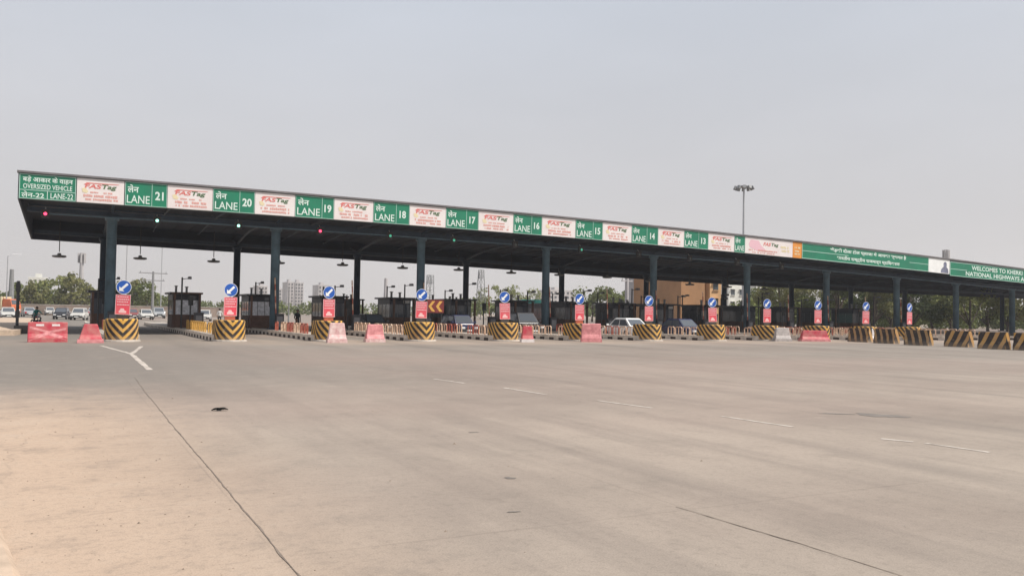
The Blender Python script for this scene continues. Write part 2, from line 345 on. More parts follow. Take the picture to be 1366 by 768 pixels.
# ------------------------------------------------------------------ ground
def ground_mats():
    m = bpy.data.materials.new('road_concrete'); m.use_nodes = True; g = G(m); b = m.node_tree.nodes['Principled BSDF']
    b.inputs['Roughness'].default_value = 0.92; b.inputs['Specular IOR Level'].default_value = 0.25
    tc = g.n('ShaderNodeTexCoord'); P = tc.outputs['Object']
    sp = g.n('ShaderNodeSeparateXYZ'); g.L.new(P, sp.inputs[0]); X, Y = sp.outputs[0], sp.outputs[1]
    nA = g.noise(P, 0.16, 5); nB = g.noise(P, 1.4, 7, 0.7); nC = g.noise(P, 14.0, 5, 0.7); nF = g.noise(P, 75.0, 3, 0.7); nS = g.noise(g.mapping(P, (1.6, 0.12, 1)), 0.6, 5, 0.6)
    nD = g.noise(g.mapping(P, (0.5, 1.0, 1)), 0.05, 3)
    col = g.mix(g.mapr(g.math('ADD', Y, g.math('MULTIPLY', g.math('SUBTRACT', nA, 0.5), 10)), 6, 26, 0, 1, True), (0.345, 0.290, 0.240), (0.255, 0.222, 0.190))
    col = g.mix(g.mapr(nA, 0.35, 0.68, 0, 0.75), col, (0.185, 0.152, 0.128))
    col = g.mix(g.mapr(nS, 0.48, 0.74, 0, 0.75), col, (0.160, 0.136, 0.118))
    col = g.mix(g.mapr(nD, 0.42, 0.62, 0, 0.55), col, (0.310, 0.228, 0.192))
    # greyer worn lane at left towards the booths
    lf = g.math('MULTIPLY', g.mapr(g.math('ADD', X, g.math('MULTIPLY', nA, 6.0)), 4.0, 15.0, 1.0, 0.0, True), g.mapr(g.math('ADD', Y, g.math('MULTIPLY', nA, 12.0)), 18, 32, 0, 0.75, True))
    col = g.mix(lf, col, (0.16, 0.146, 0.13))
    tk = g.math('COSINE', g.math('MULTIPLY', g.math('ADD', g.math('SUBTRACT', X, 5.1), g.math('MULTIPLY', g.math('SUBTRACT', nA, 0.5), 2.2)), 2*PI/5.25))
    tk = g.math('MULTIPLY', g.mapr(tk, 0.1, 0.9, 0, 1, True), g.mapr(Y, 24, 40, 0, 0.42, True)); tk = g.math('MULTIPLY', tk, g.mapr(nS, 0.3, 0.6, 0.3, 1))
    col = g.mix(tk, col, (0.135, 0.118, 0.102))
    ds = g.math('MULTIPLY', g.mapr(g.math('ADD', Y, g.math('MULTIPLY', g.math('SUBTRACT', nB, 0.5), 5.0)), 38.5, 42.5, 0, 0.75, True), g.mapr(Y, 46.5, 49, 1, 0)); ds = g.math('MULTIPLY', ds, g.mapr(tk, 0.0, 0.3, 1.0, 0.55))
    ds = g.math('MULTIPLY', ds, g.mapr(X, 4, 14, 0.35, 1))
    col = g.mix(ds, col, (0.33, 0.26, 0.205))
    # wind-blown sand on the left
    sd = g.math('SUBTRACT', g.math('ADD', X, g.math('MULTIPLY', g.math('SUBTRACT', nB, 0.5), 0.9)), g.mapr(Y, 0, 24, -0.1, -0.6))
    sand = g.math('MULTIPLY', g.mapr(sd, -0.1, 3.3, 1.0, 0.0, True), g.mapr(g.math('ADD', Y, g.math('MULTIPLY', nB, 6)), 15, 24, 1, 0.0, True))
    sandcol = g.mix(g.mapr(nB, 0.3, 0.7), (0.48, 0.355, 0.262), (0.41, 0.30, 0.222))
    col = g.mix(g.math('MULTIPLY', sand, 0.92), col, sandcol)
    # fine grain, blotches
    col = g.mix(g.mapr(nC, 0.50, 0.78, 0, 0.50), col, (0.155, 0.13, 0.108))
    col = g.mix(g.mapr(nB, 0.54, 0.76, 0, 0.50), col, (0.165, 0.14, 0.118))
    col = g.mix(g.mapr(nB, 0.46, 0.30, 0, 0.30), col, (0.36, 0.30, 0.25))
    sp1 = g.n('ShaderNodeTexVoronoi'); sp1.inputs['Scale'].default_value = 1.9; sp1.inputs['Randomness'].default_value = 1.0; g.L.new(g.mapping(P, (1, 0.7, 1)), sp1.inputs['Vector'])
    spots = g.math('MULTIPLY', g.mapr(g.math('ADD', sp1.outputs['Distance'], g.math('MULTIPLY', nB, 0.12)), 0.085, 0.12, 1, 0), g.mapr(nA, 0.45, 0.6, 0, 0.55))
    col = g.mix(g.mapr(nF, 0.50, 0.72, 0, 0.45), col, (0.12, 0.10, 0.085)); col = g.mix(g.mapr(nF, 0.45, 0.28, 0, 0.35), col, (0.42, 0.36, 0.30))
    col = g.mix(spots, col, (0.11, 0.092, 0.078))
    # slab joints
    def jl(v, per, off): return g.math('ABSOLUTE', g.math('SUBTRACT', g.math('FRACT', g.math('DIVIDE', g.math('ADD', g.math('ADD', v, off), g.math('MULTIPLY', nB, 0.05)), per)), 0.5))
    jx = g.mapr(jl(X, 3.45, 0.38), 0.0, 0.0045, 1, 0); jy = g.mapr(jl(Y, 4.6, 1.1), 0.0, 0.0045, 1, 0)
    jm = g.math('MULTIPLY', g.math('MAXIMUM', jx, jy), g.mapr(nA, 0.40, 0.60, 0.0, 0.50)); jm = g.math('MULTIPLY', jm, g.mapr(sd, 0.5, 3.0, 0.25, 1))
    col = g.mix(jm, col, (0.14, 0.115, 0.095))
    # hairline cracks
    vc = g.n('ShaderNodeTexVoronoi'); vc.feature = 'DISTANCE_TO_EDGE'; vc.inputs['Scale'].default_value = 0.22
    wv = g.n('ShaderNodeVectorMath', operation='ADD'); g.L.new(P, wv.inputs[0])
    nv = g.n('ShaderNodeTexNoise'); nv.inputs['Scale'].default_value = 1.2; nv.inputs['Detail'].default_value = 6; g.L.new(P, nv.inputs['Vector']); g.L.new(nv.outputs['Color'], wv.inputs[1])
    g.L.new(wv.outputs[0], vc.inputs['Vector'])
    ck = g.math('MULTIPLY', g.mapr(vc.outputs['Distance'], 0.0, 0.005, 1, 0), g.mapr(nA, 0.47, 0.58, 0, 0.35))
    col = g.mix(ck, col, (0.17, 0.14, 0.115))
    g.L.new(col, b.inputs['Base Color'])
    bp = g.n('ShaderNodeBump'); bp.inputs['Strength'].default_value = 0.35; bp.inputs['Distance'].default_value = 0.015
    g.L.new(g.math('ADD', nC, g.math('MULTIPLY', nB, 0.6)), bp.inputs['Height']); g.L.new(bp.outputs[0], b.inputs['Normal'])
    return m
MT['road'] = ground_mats()
MT['soil'] = mat('soil', (0.27, 0.215, 0.16), 0.95, 0.18, 0.15, bump=0.2)
MT['sand'] = mat('sand_heap', (0.44, 0.335, 0.25), 0.95, 0.12, 4.0, bump=0.4)
b = MB(); b.face([(-2500, -300, -0.02), (3500, -300, -0.02), (3500, 5000, -0.02), (-2500, 5000, -0.02)]); struct(b.build('ground', 'soil'))
b = MB(); b.face([(-30, -60, 0), (190, -60, 0), (190, 330, 0), (-30, 330, 0)]); struct(b.build('road', 'road'))

def strip(b, pts, wd, z=0.004, mi=0):
    for k in range(len(pts)-1):
        a = Vector((*pts[k], 0)); c = Vector((*pts[k+1], 0)); d = (c-a).normalized(); n = Vector((-d.y, d.x, 0))*wd/2
        b.face([(a-n).to_tuple()[:2]+(z,), (a+n).to_tuple()[:2]+(z,), (c+n).to_tuple()[:2]+(z,), (c-n).to_tuple()[:2]+(z,)][::-1], mi)
def wob(b, pts, w0, w1, amp, step, z, seed):
    """a ragged line of varying width as one sheet"""
    q = random.Random(seed); P = [Vector((*p, 0)) for p in pts]; L = []; R_ = []
    off = 0
    for k in range(len(P)-1):
        d = P[k+1]-P[k]; n = max(1, int(d.length/step)); u = d.normalized(); s_ = Vector((-u.y, u.x, 0))
        for i in range(n+1):
            off = off*0.8 + q.uniform(-amp, amp); wd = q.uniform(w0, w1)/2
            c = P[k] + d*i/n + s_*off
            L.append(c+s_*wd); R_.append(c-s_*wd)
    for k in range(len(L)-1):
        b.face([(R_[k].x, R_[k].y, z), (R_[k+1].x, R_[k+1].y, z), (L[k+1].x, L[k+1].y, z), (L[k].x, L[k].y, z)])
b = MB(); wob(b, [(1.30, 1.0), (1.37, 8.2), (1.46, 17.8), (1.55, 22)], 0.006, 0.017, 0.006, 0.12, 0.004, 3); struct(b.build('road_joint', 'joint'))
b = MB(); wob(b, [(4.86, 1.0), (4.80, 4.5), (4.72, 5.9)], 0.006, 0.016, 0.006, 0.10, 0.004, 4); struct(b.build('road_joint', 'joint'))
for i, q in enumerate([(8.17,19.69,8.36,18.23), (8.69,16.87,8.8,15.19), (9.14,13.81,9.35,12.36), (9.69,10.94,9.81,9.5), (10.02,8.09,10.2,7.72), (10.24,7.56,10.33,6.73)]):
    b = MB(); wob(b, [q[:2], q[2:]], 0.07, 0.105, 0.004, 0.12, 0.004, 20+i); struct(b.build('lane_marking', 'marking'))
b = MB(); wob(b, [(1.5, 40.5), (2.2, 33.2), (2.1, 24.6)], 0.11, 0.18, 0.006, 0.5, 0.004, 40); struct(b.build('lane_marking', 'marking'))
b = MB(); wob(b, [(3.02, 39.6), (2.24, 33.4)], 0.11, 0.18, 0.006, 0.5, 0.008, 41); struct(b.build('lane_marking', 'marking'))
def blob(cx, cy, rx, ry, name, m, seed, z=0.004, rot=0.0):
    q = random.Random(seed); n = 36; ph = [q.uniform(0, 6.28) for _ in range(4)]
    pts = []
    for k in range(n):
        t = 2*PI*k/n; r = 1+0.22*math.sin(2*t+ph[0])+0.16*math.sin(3*t+ph[1])+0.12*math.sin(7*t+ph[2])+q.uniform(-.1, .1)
        a, c = rx*r*math.cos(t), ry*r*math.sin(t)
        pts.append((cx+a*math.cos(rot)-c*math.sin(rot), cy+a*math.sin(rot)+c*math.cos(rot), z))
    b = MB(); b.face(pts); return struct(b.build(name, m))
def soft_stain(name, col, dens):
    return col
blob(12.42, 10.05, 0.26, 0.34, 'tar_patch', 'tar', 5, rot=0.4)
blob(11.9, 10.5, 0.34, 0.06, 'tar_patch', 'tar', 6, rot=2.5)
blob(5.05, 10.7, 0.07, 0.03, 'tar_patch', 'tar', 9)
blob(4.0, 7.6, 0.05, 0.05, 'tar_patch', 'tar', 10)
blob(3.35, 6.3, 0.05, 0.022, 'tar_patch', 'tar', 11)

# kerb at the lower left corner
def kerb_corner():
    b = MB(); line = [(0.06, 2.0), (-0.02, 4.0), (-0.18, 6.02), (-0.38, 7.5), (-0.85, 9.5), (-1.7, 12.0), (-3.2, 15.0), (-6, 18.5), (-14, 24)]
    for k in range(len(line)-1):
        (x0, y0), (x1, y1) = line[k], line[k+1]
        b.hexa([(x0-6, y0, 0), (x0, y0, 0), (x1, y1, 0), (x1-6, y1, 0), (x0-6, y0, 0.07), (x0-0.05, y0, 0.06), (x1-0.05, y1, 0.06), (x1-6, y1, 0.07)])
    return struct(b.build('kerb', 'sand'))
kerb_corner()

# pebbles
b = MB(); q = random.Random(21)
for k in range(330):
    Y = 4.2 + (18 if k < 80 else 11)*q.random()**1.6; X = q.uniform(-1.2, 1.25) if k >= 80 else q.uniform(-1.0, 2.6) if q.random() < 0.6 else q.uniform(-0.3, 0.9*Y)
    r = 0.004+(0.014 if k < 80 else 0.006)*q.random()**2.5; a0 = q.uniform(0, 6)
    ring = [(X+r*1.3*math.cos(a0+j*1.256)*q.uniform(.7, 1.2), Y+r*math.sin(a0+j*1.256)*q.uniform(.7, 1.2)) for j in range(5)]
    top = (X, Y, r*q.uniform(.7, 1.1))
    for j in range(5):
        p, p2 = ring[j], ring[(j+1) % 5]; b.face([(p[0], p[1], 0.0), (p2[0], p2[1], 0.0), top])
MT['pebble'] = mat('pebble_stone', (0.20, 0.155, 0.115), 0.9, 0.2, 8)
o = b.build('gravel', 'pebble'); o['kind'] = 'stuff'

# dark scrap lying on the road
def scrap():
    root = empty('tyre_scrap', ground(293, 547.5), R(-16), 'curled strip of black tyre rubber lying on the open road', 'road debris')
    b = MB(); n = 14
    prev = None
    for k in range(n+1):
        t = k/n; x = (t-.5)*0.25; z = 0.006+0.016*math.sin(t*2.6)**2 + 0.008*math.sin(t*9); hw = 0.045*(0.45+math.sin(t*PI)*0.8)+0.006*math.sin(k*2.1)
        tilt = 0.03*math.sin(t*3)
        cur = [(x, -hw, z+tilt), (x+0.006, hw, z*0.6), (x+0.006, hw, z*0.6+0.014), (x, -hw, z+tilt+0.014)]
        if prev: 
            for j in range(4): b.face([prev[j], prev[(j+1) % 4], cur[(j+1) % 4], cur[j]][::-1])
        else: b.face(cur)
        prev = cur
    b.face(prev[::-1]); b.build('tread_strip', 'black', root)
    b = MB(); b.box(-0.05, 0.03, -0.055, -0.012, 0, 0.022, tx=0.012, ty=0.006); b.build('torn_lump', 'black', root)
scrap()

# ------------------------------------------------------------------ canopy
ZR = [(-60, 6.95), (-2.3, 6.89), (14, 6.58), (34.65, 6.22), (56, 5.68), (71, 5.42), (90, 5.18), (124, 5.05), (260, 5.0)]
def lerp_tab(T, x):
    if x <= T[0][0]: return T[0][1]
    for (a, p), (c, q) in zip(T, T[1:]):
        if x <= c: return p + (q-p)*(x-a)/(c-a)
    return T[-1][1]
def Df(X): X = min(X, 92); return 0.00027*max(0, X-5)**2
def Dr(X): return 6.9 - lerp_tab(ZR, X)
def D(X, Y):
    t = min(1, max(0, (Y-54)/21)); return Df(X)*(1-t) + Dr(X)*t
TOP = 9.02
YF, YB, X0, X1 = 54.0, 77.0, -2.36, 130.0
can = empty('toll_canopy', (0, 57, 0), 0, 'long flat dark steel canopy on round columns spanning all the toll lanes', 'canopy')
OFF = (0, 57, 0)
def cfn(p): return (p[0], p[1], p[2]-D(p[0], p[1]))
xs = [X0 + (X1-X0)*k/44 for k in range(45)]
def cbar(b, xa, xb, y0, y1, z0, z1, mi=0):
    pts = [x for x in xs if xa+0.01 < x < xb-0.01]; pts = [xa]+pts+[xb]
    ring = []
    for x in pts: ring.append([cfn((x, y0, z0)), cfn((x, y1, z0)), cfn((x, y1, z1)), cfn((x, y0, z1))])
    b.loft(ring, mi)
b = MB(); cbar(b, X0, X1, YF+0.1, YB, TOP-0.22, TOP-0.14); b.build('roof_deck', 'roof', can, off=OFF)
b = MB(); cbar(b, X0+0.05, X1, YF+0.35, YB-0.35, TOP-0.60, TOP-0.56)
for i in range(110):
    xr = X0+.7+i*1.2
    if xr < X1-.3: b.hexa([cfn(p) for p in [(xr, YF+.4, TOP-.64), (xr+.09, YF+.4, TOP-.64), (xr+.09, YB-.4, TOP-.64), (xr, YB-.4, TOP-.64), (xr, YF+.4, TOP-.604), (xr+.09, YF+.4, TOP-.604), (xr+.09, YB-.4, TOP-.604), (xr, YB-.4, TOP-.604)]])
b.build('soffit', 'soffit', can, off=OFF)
b = MB(); cbar(b, X0, X1, YF, YF+0.1, TOP-1.5, TOP-0.06); b.build('fascia_frame', 'back', can, off=OFF)
b = MB(); cbar(b, X0-0.06, X1, YF-0.16, YF+0.3, TOP-0.06, TOP+0.05); b.build('coping', 'coping', can, off=OFF)
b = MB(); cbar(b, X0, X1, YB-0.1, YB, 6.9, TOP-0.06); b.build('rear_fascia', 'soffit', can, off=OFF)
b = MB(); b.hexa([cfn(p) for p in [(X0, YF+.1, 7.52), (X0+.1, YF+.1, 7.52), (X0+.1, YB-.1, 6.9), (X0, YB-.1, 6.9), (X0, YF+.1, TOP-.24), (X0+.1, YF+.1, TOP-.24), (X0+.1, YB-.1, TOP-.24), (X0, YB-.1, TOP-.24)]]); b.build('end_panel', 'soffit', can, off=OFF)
FY, RY = 59.0, 74.5
fcx = [v*59/57 for v in (2.5, 12.3, 22.55, 32.85, 43.1, 53.3, 63.1, 72.8, 81.9, 91.4, 101.5, 111.7, 122)]
rcx = [v*74.5/72.5 for v in (2.68, 12.55, 22.73, 33.2, 43.6, 53.9, 64.5, 74.6, 84.4, 94.1, 104, 114, 121)]
def column(x, y, ztop, r):
    b = MB(); z1 = ztop - D(x, y)
    b.lathe([(r, 0.34), (r, z1-0.25), (r*1.35, z1-0.25), (r*1.35, z1)], 20, x, y)
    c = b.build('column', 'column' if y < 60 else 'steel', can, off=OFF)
    for pl in c.data.polygons:
        pl.use_smooth = abs(pl.normal.z) < 0.3
    b = MB(); b.box(x-.42, x+.42, y-.42, y+.42, 0.30, 0.36); 
    for sx in (-1, 1):
        for sy in (-1, 1): b.tube([(x+sx*.33, y+sy*.33, .36), (x+sx*.33, y+sy*.33, .44)], .03, 6)
    b.build('base_plate', 'steel', c, off=OFF)
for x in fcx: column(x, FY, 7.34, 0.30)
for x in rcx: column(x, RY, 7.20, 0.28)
b = MB(); cbar(b, X0+.3, X1, FY-.12, FY+.12, 7.34, 7.62); b.build('tie_beam', 'steel', can, off=OFF)
b = MB(); cbar(b, X0+.3, X1, RY-.12, RY+.12, 7.20, 7.5); b.build('tie_beam', 'steel', can, off=OFF)
for k, (xa, xb) in enumerate(zip(fcx, rcx)):      # arched rafters between the two rows of columns and out to both eaves
    b = MB()
    n = 18
    arch = []
    for i in range(n+1):
        t = i/n; y = FY+.1 + (RY-FY-.2)*t; x = xa + (xb-xa)*t
        arch.append(cfn((x, y, 7.45 + 0.62*math.sin(t*PI))))
    b.tube(arch, 0.09, 6); b.build('arched_rafter', 'steel', can, off=OFF)
    b = MB(); b.tube([cfn((xa, FY, 7.6)), cfn((xa-.1, 54.3, 8.1))], 0.08, 6); b.build('eave_bracket', 'steel', can, off=OFF)
    b = MB(); b.tube([cfn((xb, RY, 7.4)), cfn((xb, 76.8, 7.9))], 0.08, 6); b.build('eave_bracket', 'steel', can, off=OFF)
    if k < len(fcx)-1:
        for u in (0.33, 0.67):
            xm = xa + (fcx[k+1]-xa)*u; b = MB()
            b.tube([cfn((xm, 54.4, 8.1))] + [cfn((xm+.03*i, 55+19.5*i/12, 7.98+0.28*math.sin(PI*i/12))) for i in range(13)], 0.055, 6); b.build('purlin_rafter', 'steel', can, off=OFF)
for y in (60.0, 64.0, 68.0):
    b = MB(); cbar(b, X0+.2, X1, y-.06, y+.06, 8.22, 8.36); b.build('purlin', 'steel', can, off=OFF)
# conduit carrying the signals, hung in front of the column tops
b = MB(); b.tube([cfn((x, 56.4, 7.02)) for x in [X0+1.2]+[v for v in xs if -1 < v < 120]], 0.045, 6); b.build('conduit', 'column', can, off=OFF)

# ------------------------------------------------------------------ boards on the fascia
BH = 1.36
def board_root(name, xa, xb, label, cat, group=None):
    xm = (xa+xb)/2; e = empty(name, (xm, YF-0.012, TOP-0.79-Df(xm)), 0, label, cat, group)
    e.rotation_euler = (0, math.atan((Df(xb)-Df(xa))/(xb-xa)), 0); return e
def panel(root, x0, x1, m, name='panel', h=BH, y=-0.06, z0=None):
    b = MB(); b.box(x0, x1, y, 0, -h/2 if z0 is None else z0, h/2); return b.build(name, m, root)
def border(root, x0, x1, m='trim', t=0.035, h=BH, divs=(), hdiv=None):
    b = MB(); y0, y1 = -0.074, -0.062
    b.box(x0, x1, y0, y1, -h/2, -h/2+t); b.box(x0, x1, y0, y1, h/2-t, h/2)
    for x in (x0, x1-t) + tuple(divs): b.box(x, x+t, y0-.001, y1, -h/2+t, h/2-t)
    if hdiv: b.box(x0+t, x1-t, y0-.002, y1, hdiv, hdiv+t*1.1)
    return b.build('border', m, root)
lefts = [3.0, 7.85, 12.8, 17.93, 23.12, 28.35, 33.58, 38.67, 43.78]
divs = [4.42, 9.39, 14.49, 19.49, 24.64, 29.82, 35.1, 40.09, 45.23]
rights = [5.26, 10.29, 15.27, 20.44, 25.57, 30.69, 35.97, 41.18, 46.24]
# lane 22: the wide board at the left end
r = board_root('lane_board', -2.3, 0.47, 'wide green board for oversized vehicles, LANE-22, at the left end of the canopy', 'lane sign', 'green lane boards on the fascia')
hw = 2.77/2; panel(r, -hw, hw, 'green'); border(r, -hw, hw, hdiv=-0.22)
b = MB(); b.text('बड़े आकार के वाहन', 0, 0.40, 2.45, 0.40, -0.068, bold=0.02); b.text('OVERSIZED VEHICLE', 0, 0.015, 2.4, 0.27, -0.068)
b.text('लेन-22', -0.72, -0.44, 1.1, 0.34, -0.068, bold=0.02); b.text('LANE-22', 0.70, -0.44, 1.12, 0.31, -0.068); b.box(-0.03, 0.0, -0.07, -0.062, -0.65, -0.22)
b.build('lettering', 'letter', r)
for k, lane in enumerate(range(21, 12, -1)):
    xa, xb, xd = lefts[k], rights[k], divs[k]; wd = xb-xa
    r = board_root('lane_board', xa, xb, f'green board reading LANE {lane} with white Hindi and English lettering', 'lane sign', 'green lane boards on the fascia')
    panel(r, -wd/2, wd/2, 'green'); d0 = xd-(xa+xb)/2; border(r, -wd/2, wd/2, divs=(d0,), t=0.03)
    b = MB(); cl = (-wd/2+d0)/2; wl = d0+wd/2
    b.text('लेन', cl-wl*0.20, 0.30, wl*0.42, 0.46, -0.068, bold=0.022); b.text('LANE', cl-0.0, -0.31, wl*0.86, 0.46, -0.068, bold=0.008)
    cr = (wd/2+d0)/2
    b.text(str(lane), cr, -0.03, 0.56 if '1' not in str(lane) else 0.46, 0.50, -0.068, bold=0.03); b.build('lettering', 'letter', r)
r = board_root('lane_board', 49.03, 50.17, 'narrow green LANE board half covered by the wide white advert', 'lane sign', 'green lane boards on the fascia')
panel(r, -.57, .57, 'green'); border(r, -.57, .57, t=0.03)
b = MB(); b.text('लेन', -0.2, 0.3, 0.55, 0.46, -0.068, bold=.022); b.text('LANE', 0, -0.31, 0.98, 0.44, -0.068); b.build('lettering', 'letter', r)

def scribble(b, x0, x1, z, h, seed, y=-0.067, mi=0):
    q = random.Random(seed); x = x0
    while x < x1:
        wl = q.uniform(0.05, 0.13)
        if q.random() < 0.8:
            b.box(x, min(x+wl*0.8, x1), y-.003, y+.004, z-h*q.uniform(.3, .5), z+h*q.uniform(.3, .5), mi)
        x += wl
def advert(xa, xb, label, seed):
    r = board_root('advert_board', xa, xb, label, 'advert', 'white advert boards on the fascia'); wd = xb-xa
    panel(r, -wd/2, wd/2, 'advert')
    b = MB(); b.text('FAS', -wd*0.16, 0.25, wd*0.34, 0.25, -0.068, shear=0.3, bold=0.03); b.build('lettering', 'adred', r)
    b = MB(); b.text('Tag', wd*0.17, 0.23, wd*0.32, 0.33, -0.068, shear=0.3, bold=0.03); b.build('lettering', 'adgreen', r)
    b = MB(); b.prism([(-wd*.36, .33), (-wd*.30, .455), (wd*.40, .455), (wd*.36, .425), (-wd*.24, .40), (-wd*.31, .30)], -0.070, -0.062); 
    b.build('swoosh', 'adred', r)
    b = MB(); scribble(b, -wd*.22, wd*.25, -0.09, 0.10, seed); scribble(b, -wd*.36, wd*.36, -0.29, 0.16, seed+1); scribble(b, -wd*.32, wd*.37, -0.49, 0.13, seed+2); b.build('small_print', 'adpink', r)
    b = MB(); b.prism([(-wd*.40, .1), (-wd*.33, .16), (-wd*.26, -.05), (-wd*.30, -.16), (-wd*.38, -.1)], -0.070, -0.062); b.build('printed_motif', 'adyellow', r)
ad_x = [(0.52, 2.95)] + [(rights[k]+0.03, (lefts+[49.03])[k+1]-0.03) for k in range(9)]
names = ['LANE-22', 'LANE 21', 'LANE 20', 'LANE 19', 'LANE 18', 'LANE 17', 'LANE 16', 'LANE 15', 'LANE 14', 'LANE 13']
for k, (xa, xb) in enumerate(ad_x):
    advert(xa, xb, f'white advert board with red and green logo, just right of the {names[k]} board', 100+k*7)
r = board_root('advert_board', 50.2, 55.6, 'widest white advert board with pink patch, left of the orange panel', 'advert', 'white advert boards on the fascia')
wd = 5.4; panel(r, -wd/2, wd/2, 'advert')
b = MB(); b.prism([(-2.3, .1), (-2.1, .5), (-1.2, .45), (-0.9, 0.05), (-0.4, -.25), (-1.4, -.4), (-2.2, -.15)], -0.068, -0.062); b.build('printed_patch', 'magenta', r)
b = MB(); b.text('FAS', -0.25, .22, .8, .3, -0.069, shear=.3, bold=.03); b.build('lettering', 'adred', r)
b = MB(); b.text('Tag', .6, .2, .85, .36, -0.069, shear=.3, bold=.03); b.build('lettering', 'adgreen', r)
b = MB(); scribble(b, -2.3, .9, -.36, .15, 300, y=-.071); scribble(b, -1.9, .6, -.55, .10, 301, y=-.071); b.build('small_print', 'adpink', r)
b = MB(); scribble(b, 1.3, 2.3, .1, .22, 302); scribble(b, 1.3, 2.3, -.2, .22, 303); b.build('small_print', 'adyellow', r)
r = board_root('orange_panel', 55.63, 56.68, 'narrow orange panel between the wide white advert and the long green board', 'sign panel')
panel(r, -.525, .525, 'orange'); b = MB(); scribble(b, -.32, .32, .2, .2, 310); scribble(b, -.3, .3, -.1, .16, 311); scribble(b, -.32, .3, -.35, .16, 312); b.build('small_print', 'adyellow', r)
r = board_root('welcome_board', 56.72, 73.40, 'long green board with two lines of white Hindi lettering', 'welcome sign')
wd = 16.68; panel(r, -wd/2, wd/2, 'green'); border(r, -wd/2, wd/2, t=.05)
xm = (56.72+73.4)/2
b = MB(); b.box(-wd/2+.05, -2.6, -.072, -.062, -.03, .02); b.box(5.6, wd/2-.05, -.072, -.062, -.03, .02); b.build('dividing_line', 'trim', r)
b = MB(); b.text('खेड़की दौला टोल प्लाजा में आपका स्वागत है', 65.15-xm, .33, 10.1, .46, -.068, bold=.03); b.text('भारतीय राष्ट्रीय राजमार्ग प्रािधकरण', 65.15-xm, -.31, 8.3, .46, -.068, bold=.03); b.build('lettering', 'letter', r)
r = board_root('portrait_panel', 73.43, 76.54, 'white panel with a dark figure, between the two long green boards', 'sign panel')
panel(r, -1.55, 1.55, 'white')
b = MB(); b.prism([(.25, -.62), (.30, -.30), (.52, -.12), (.66, -.02), (.64, .10), (.62, .28), (.76, .44), (.98, .46), (1.10, .30), (1.08, .06), (1.10, -.08), (1.30, -.2), (1.38, -.62)], -.07, -.062); b.build('printed_figure', 'bluegrey', r)
r = board_root('welcome_board', 76.6, 99.0, 'long green board with two lines of English lettering, at the right end', 'welcome sign')
wd = 22.4; xm = (76.6+99)/2; panel(r, -wd/2, wd/2, 'green'); border(r, -wd/2, wd/2, t=.05)
b = MB(); b.box(-wd/2+.05, 79.2-xm, -.072, -.062, -.03, .02); b.box(96.2-xm, wd/2-.05, -.072, -.062, -.03, .02); b.build('dividing_line', 'trim', r)
b = MB(); b.text('WELCOMES TO KHERKI DAULA TOLL PLAZA', 87.8-xm, .30, 15.8, .44, -.068, bold=.02); b.text('NATIONAL HIGHWAYS AUTHORITY OF INDIA', 87.7-xm, -.31, 17.4, .44, -.068, bold=.02); b.build('lettering', 'letter', r)

# ------------------------------------------------------------------ signals and pendant lamps under the canopy
sig = [(-1.04, 'sigred'), (4.95, 'siggreen'), (9.75, 'siggreen'), (15.0, 'sigred'), (19.9, 'sigdim'), (24.7, 'sigdim'), (29.7, 'sigoff'), (35.5, 'sigdim'), (41.0, 'sigoff'), (46.2, 'sigoff'), (51.4, 'sigoff'), (56.6, 'sigoff')]
signm = ['LANE-22', 'LANE 21', 'LANE 20', 'LANE 19', 'LANE 18', 'LANE 17', 'LANE 16', 'LANE 15', 'LANE 14', 'LANE 13', 'half covered', 'orange']
for k, (x, m) in enumerate(sig):
    y = 56.2; z = 6.98-D(x, y)
    nm = {'sigred': 'glowing red', 'siggreen': 'bright white-green', 'sigdim': 'dim green', 'sigoff': 'unlit'}[m]
    r = empty('lane_signal', (x, y, z), 0, f'{nm} lane signal lamp hanging under the canopy below the {signm[k]} board' if k < 10 else f'{nm} lane signal lamp under the canopy, below the {("half covered LANE board" if k == 10 else "orange panel")}', 'signal lamp', 'lane signals under the canopy')
    b = MB(); b.box(-.20, .20, -.10, .10, -.22, .22); b.box(-.23, .23, -.2, -.1, .22, .25); b.build('housing', 'dark', r)
    b = MB(); b.lathe([(.092, 0), (.08, .03), (.04, .04)], 14); 
    o = b.build('lens', m, r); o.rotation_euler = (R(90), 0, 0); o.location = (0, -.105, 0)
    b = MB(); b.tube([(0, 0, .22), (0, .2, .4)], .03, 6); b.build('bracket', 'galv', r)
pend = [-.33, 5.06, 10.35, 15.4, 20.67, 26, 31.33, 36.65, 41.8, 47.3, 52.5, 57.6, 62.7, 67.9]
zt = [5.32, 5.4, 5.4, 5.49, 5.54, 5.5, 5.53, 5.46, 5.45, 5.4, 5.2, 5.0, 4.9, 4.8]
pl_names = ['leftmost']+ORD[1:]
proto = None
for k, x in enumerate(pend):
    lab = f'round pendant lamp hanging near the rear edge of the canopy, {"leftmost of its row" if k == 0 else ORD[k] + " from the left"}'
    ln = (7.9-D(x, 70)) - zt[k]
    r = empty('pendant_lamp', (x, 70, zt[k]), 0, lab, 'pendant lamp', 'pendant lamps under the canopy')
    b = MB(); b.lathe([(.46, -.10), (.48, -.02), (.45, .02), (.14, .05), (.12, .16), (.05, .20)], 16); b.build('lamp_shade', 'post', r, smooth=False)
    b = MB(); b.tube([(0, 0, .28), (0, 0, ln)], .03, 6); b.build('stem', 'dark', r)
    b = MB(); b.lathe([(.36, -.13), (.40, -.101)], 14); b.build('diffuser', 'bargrey', r)

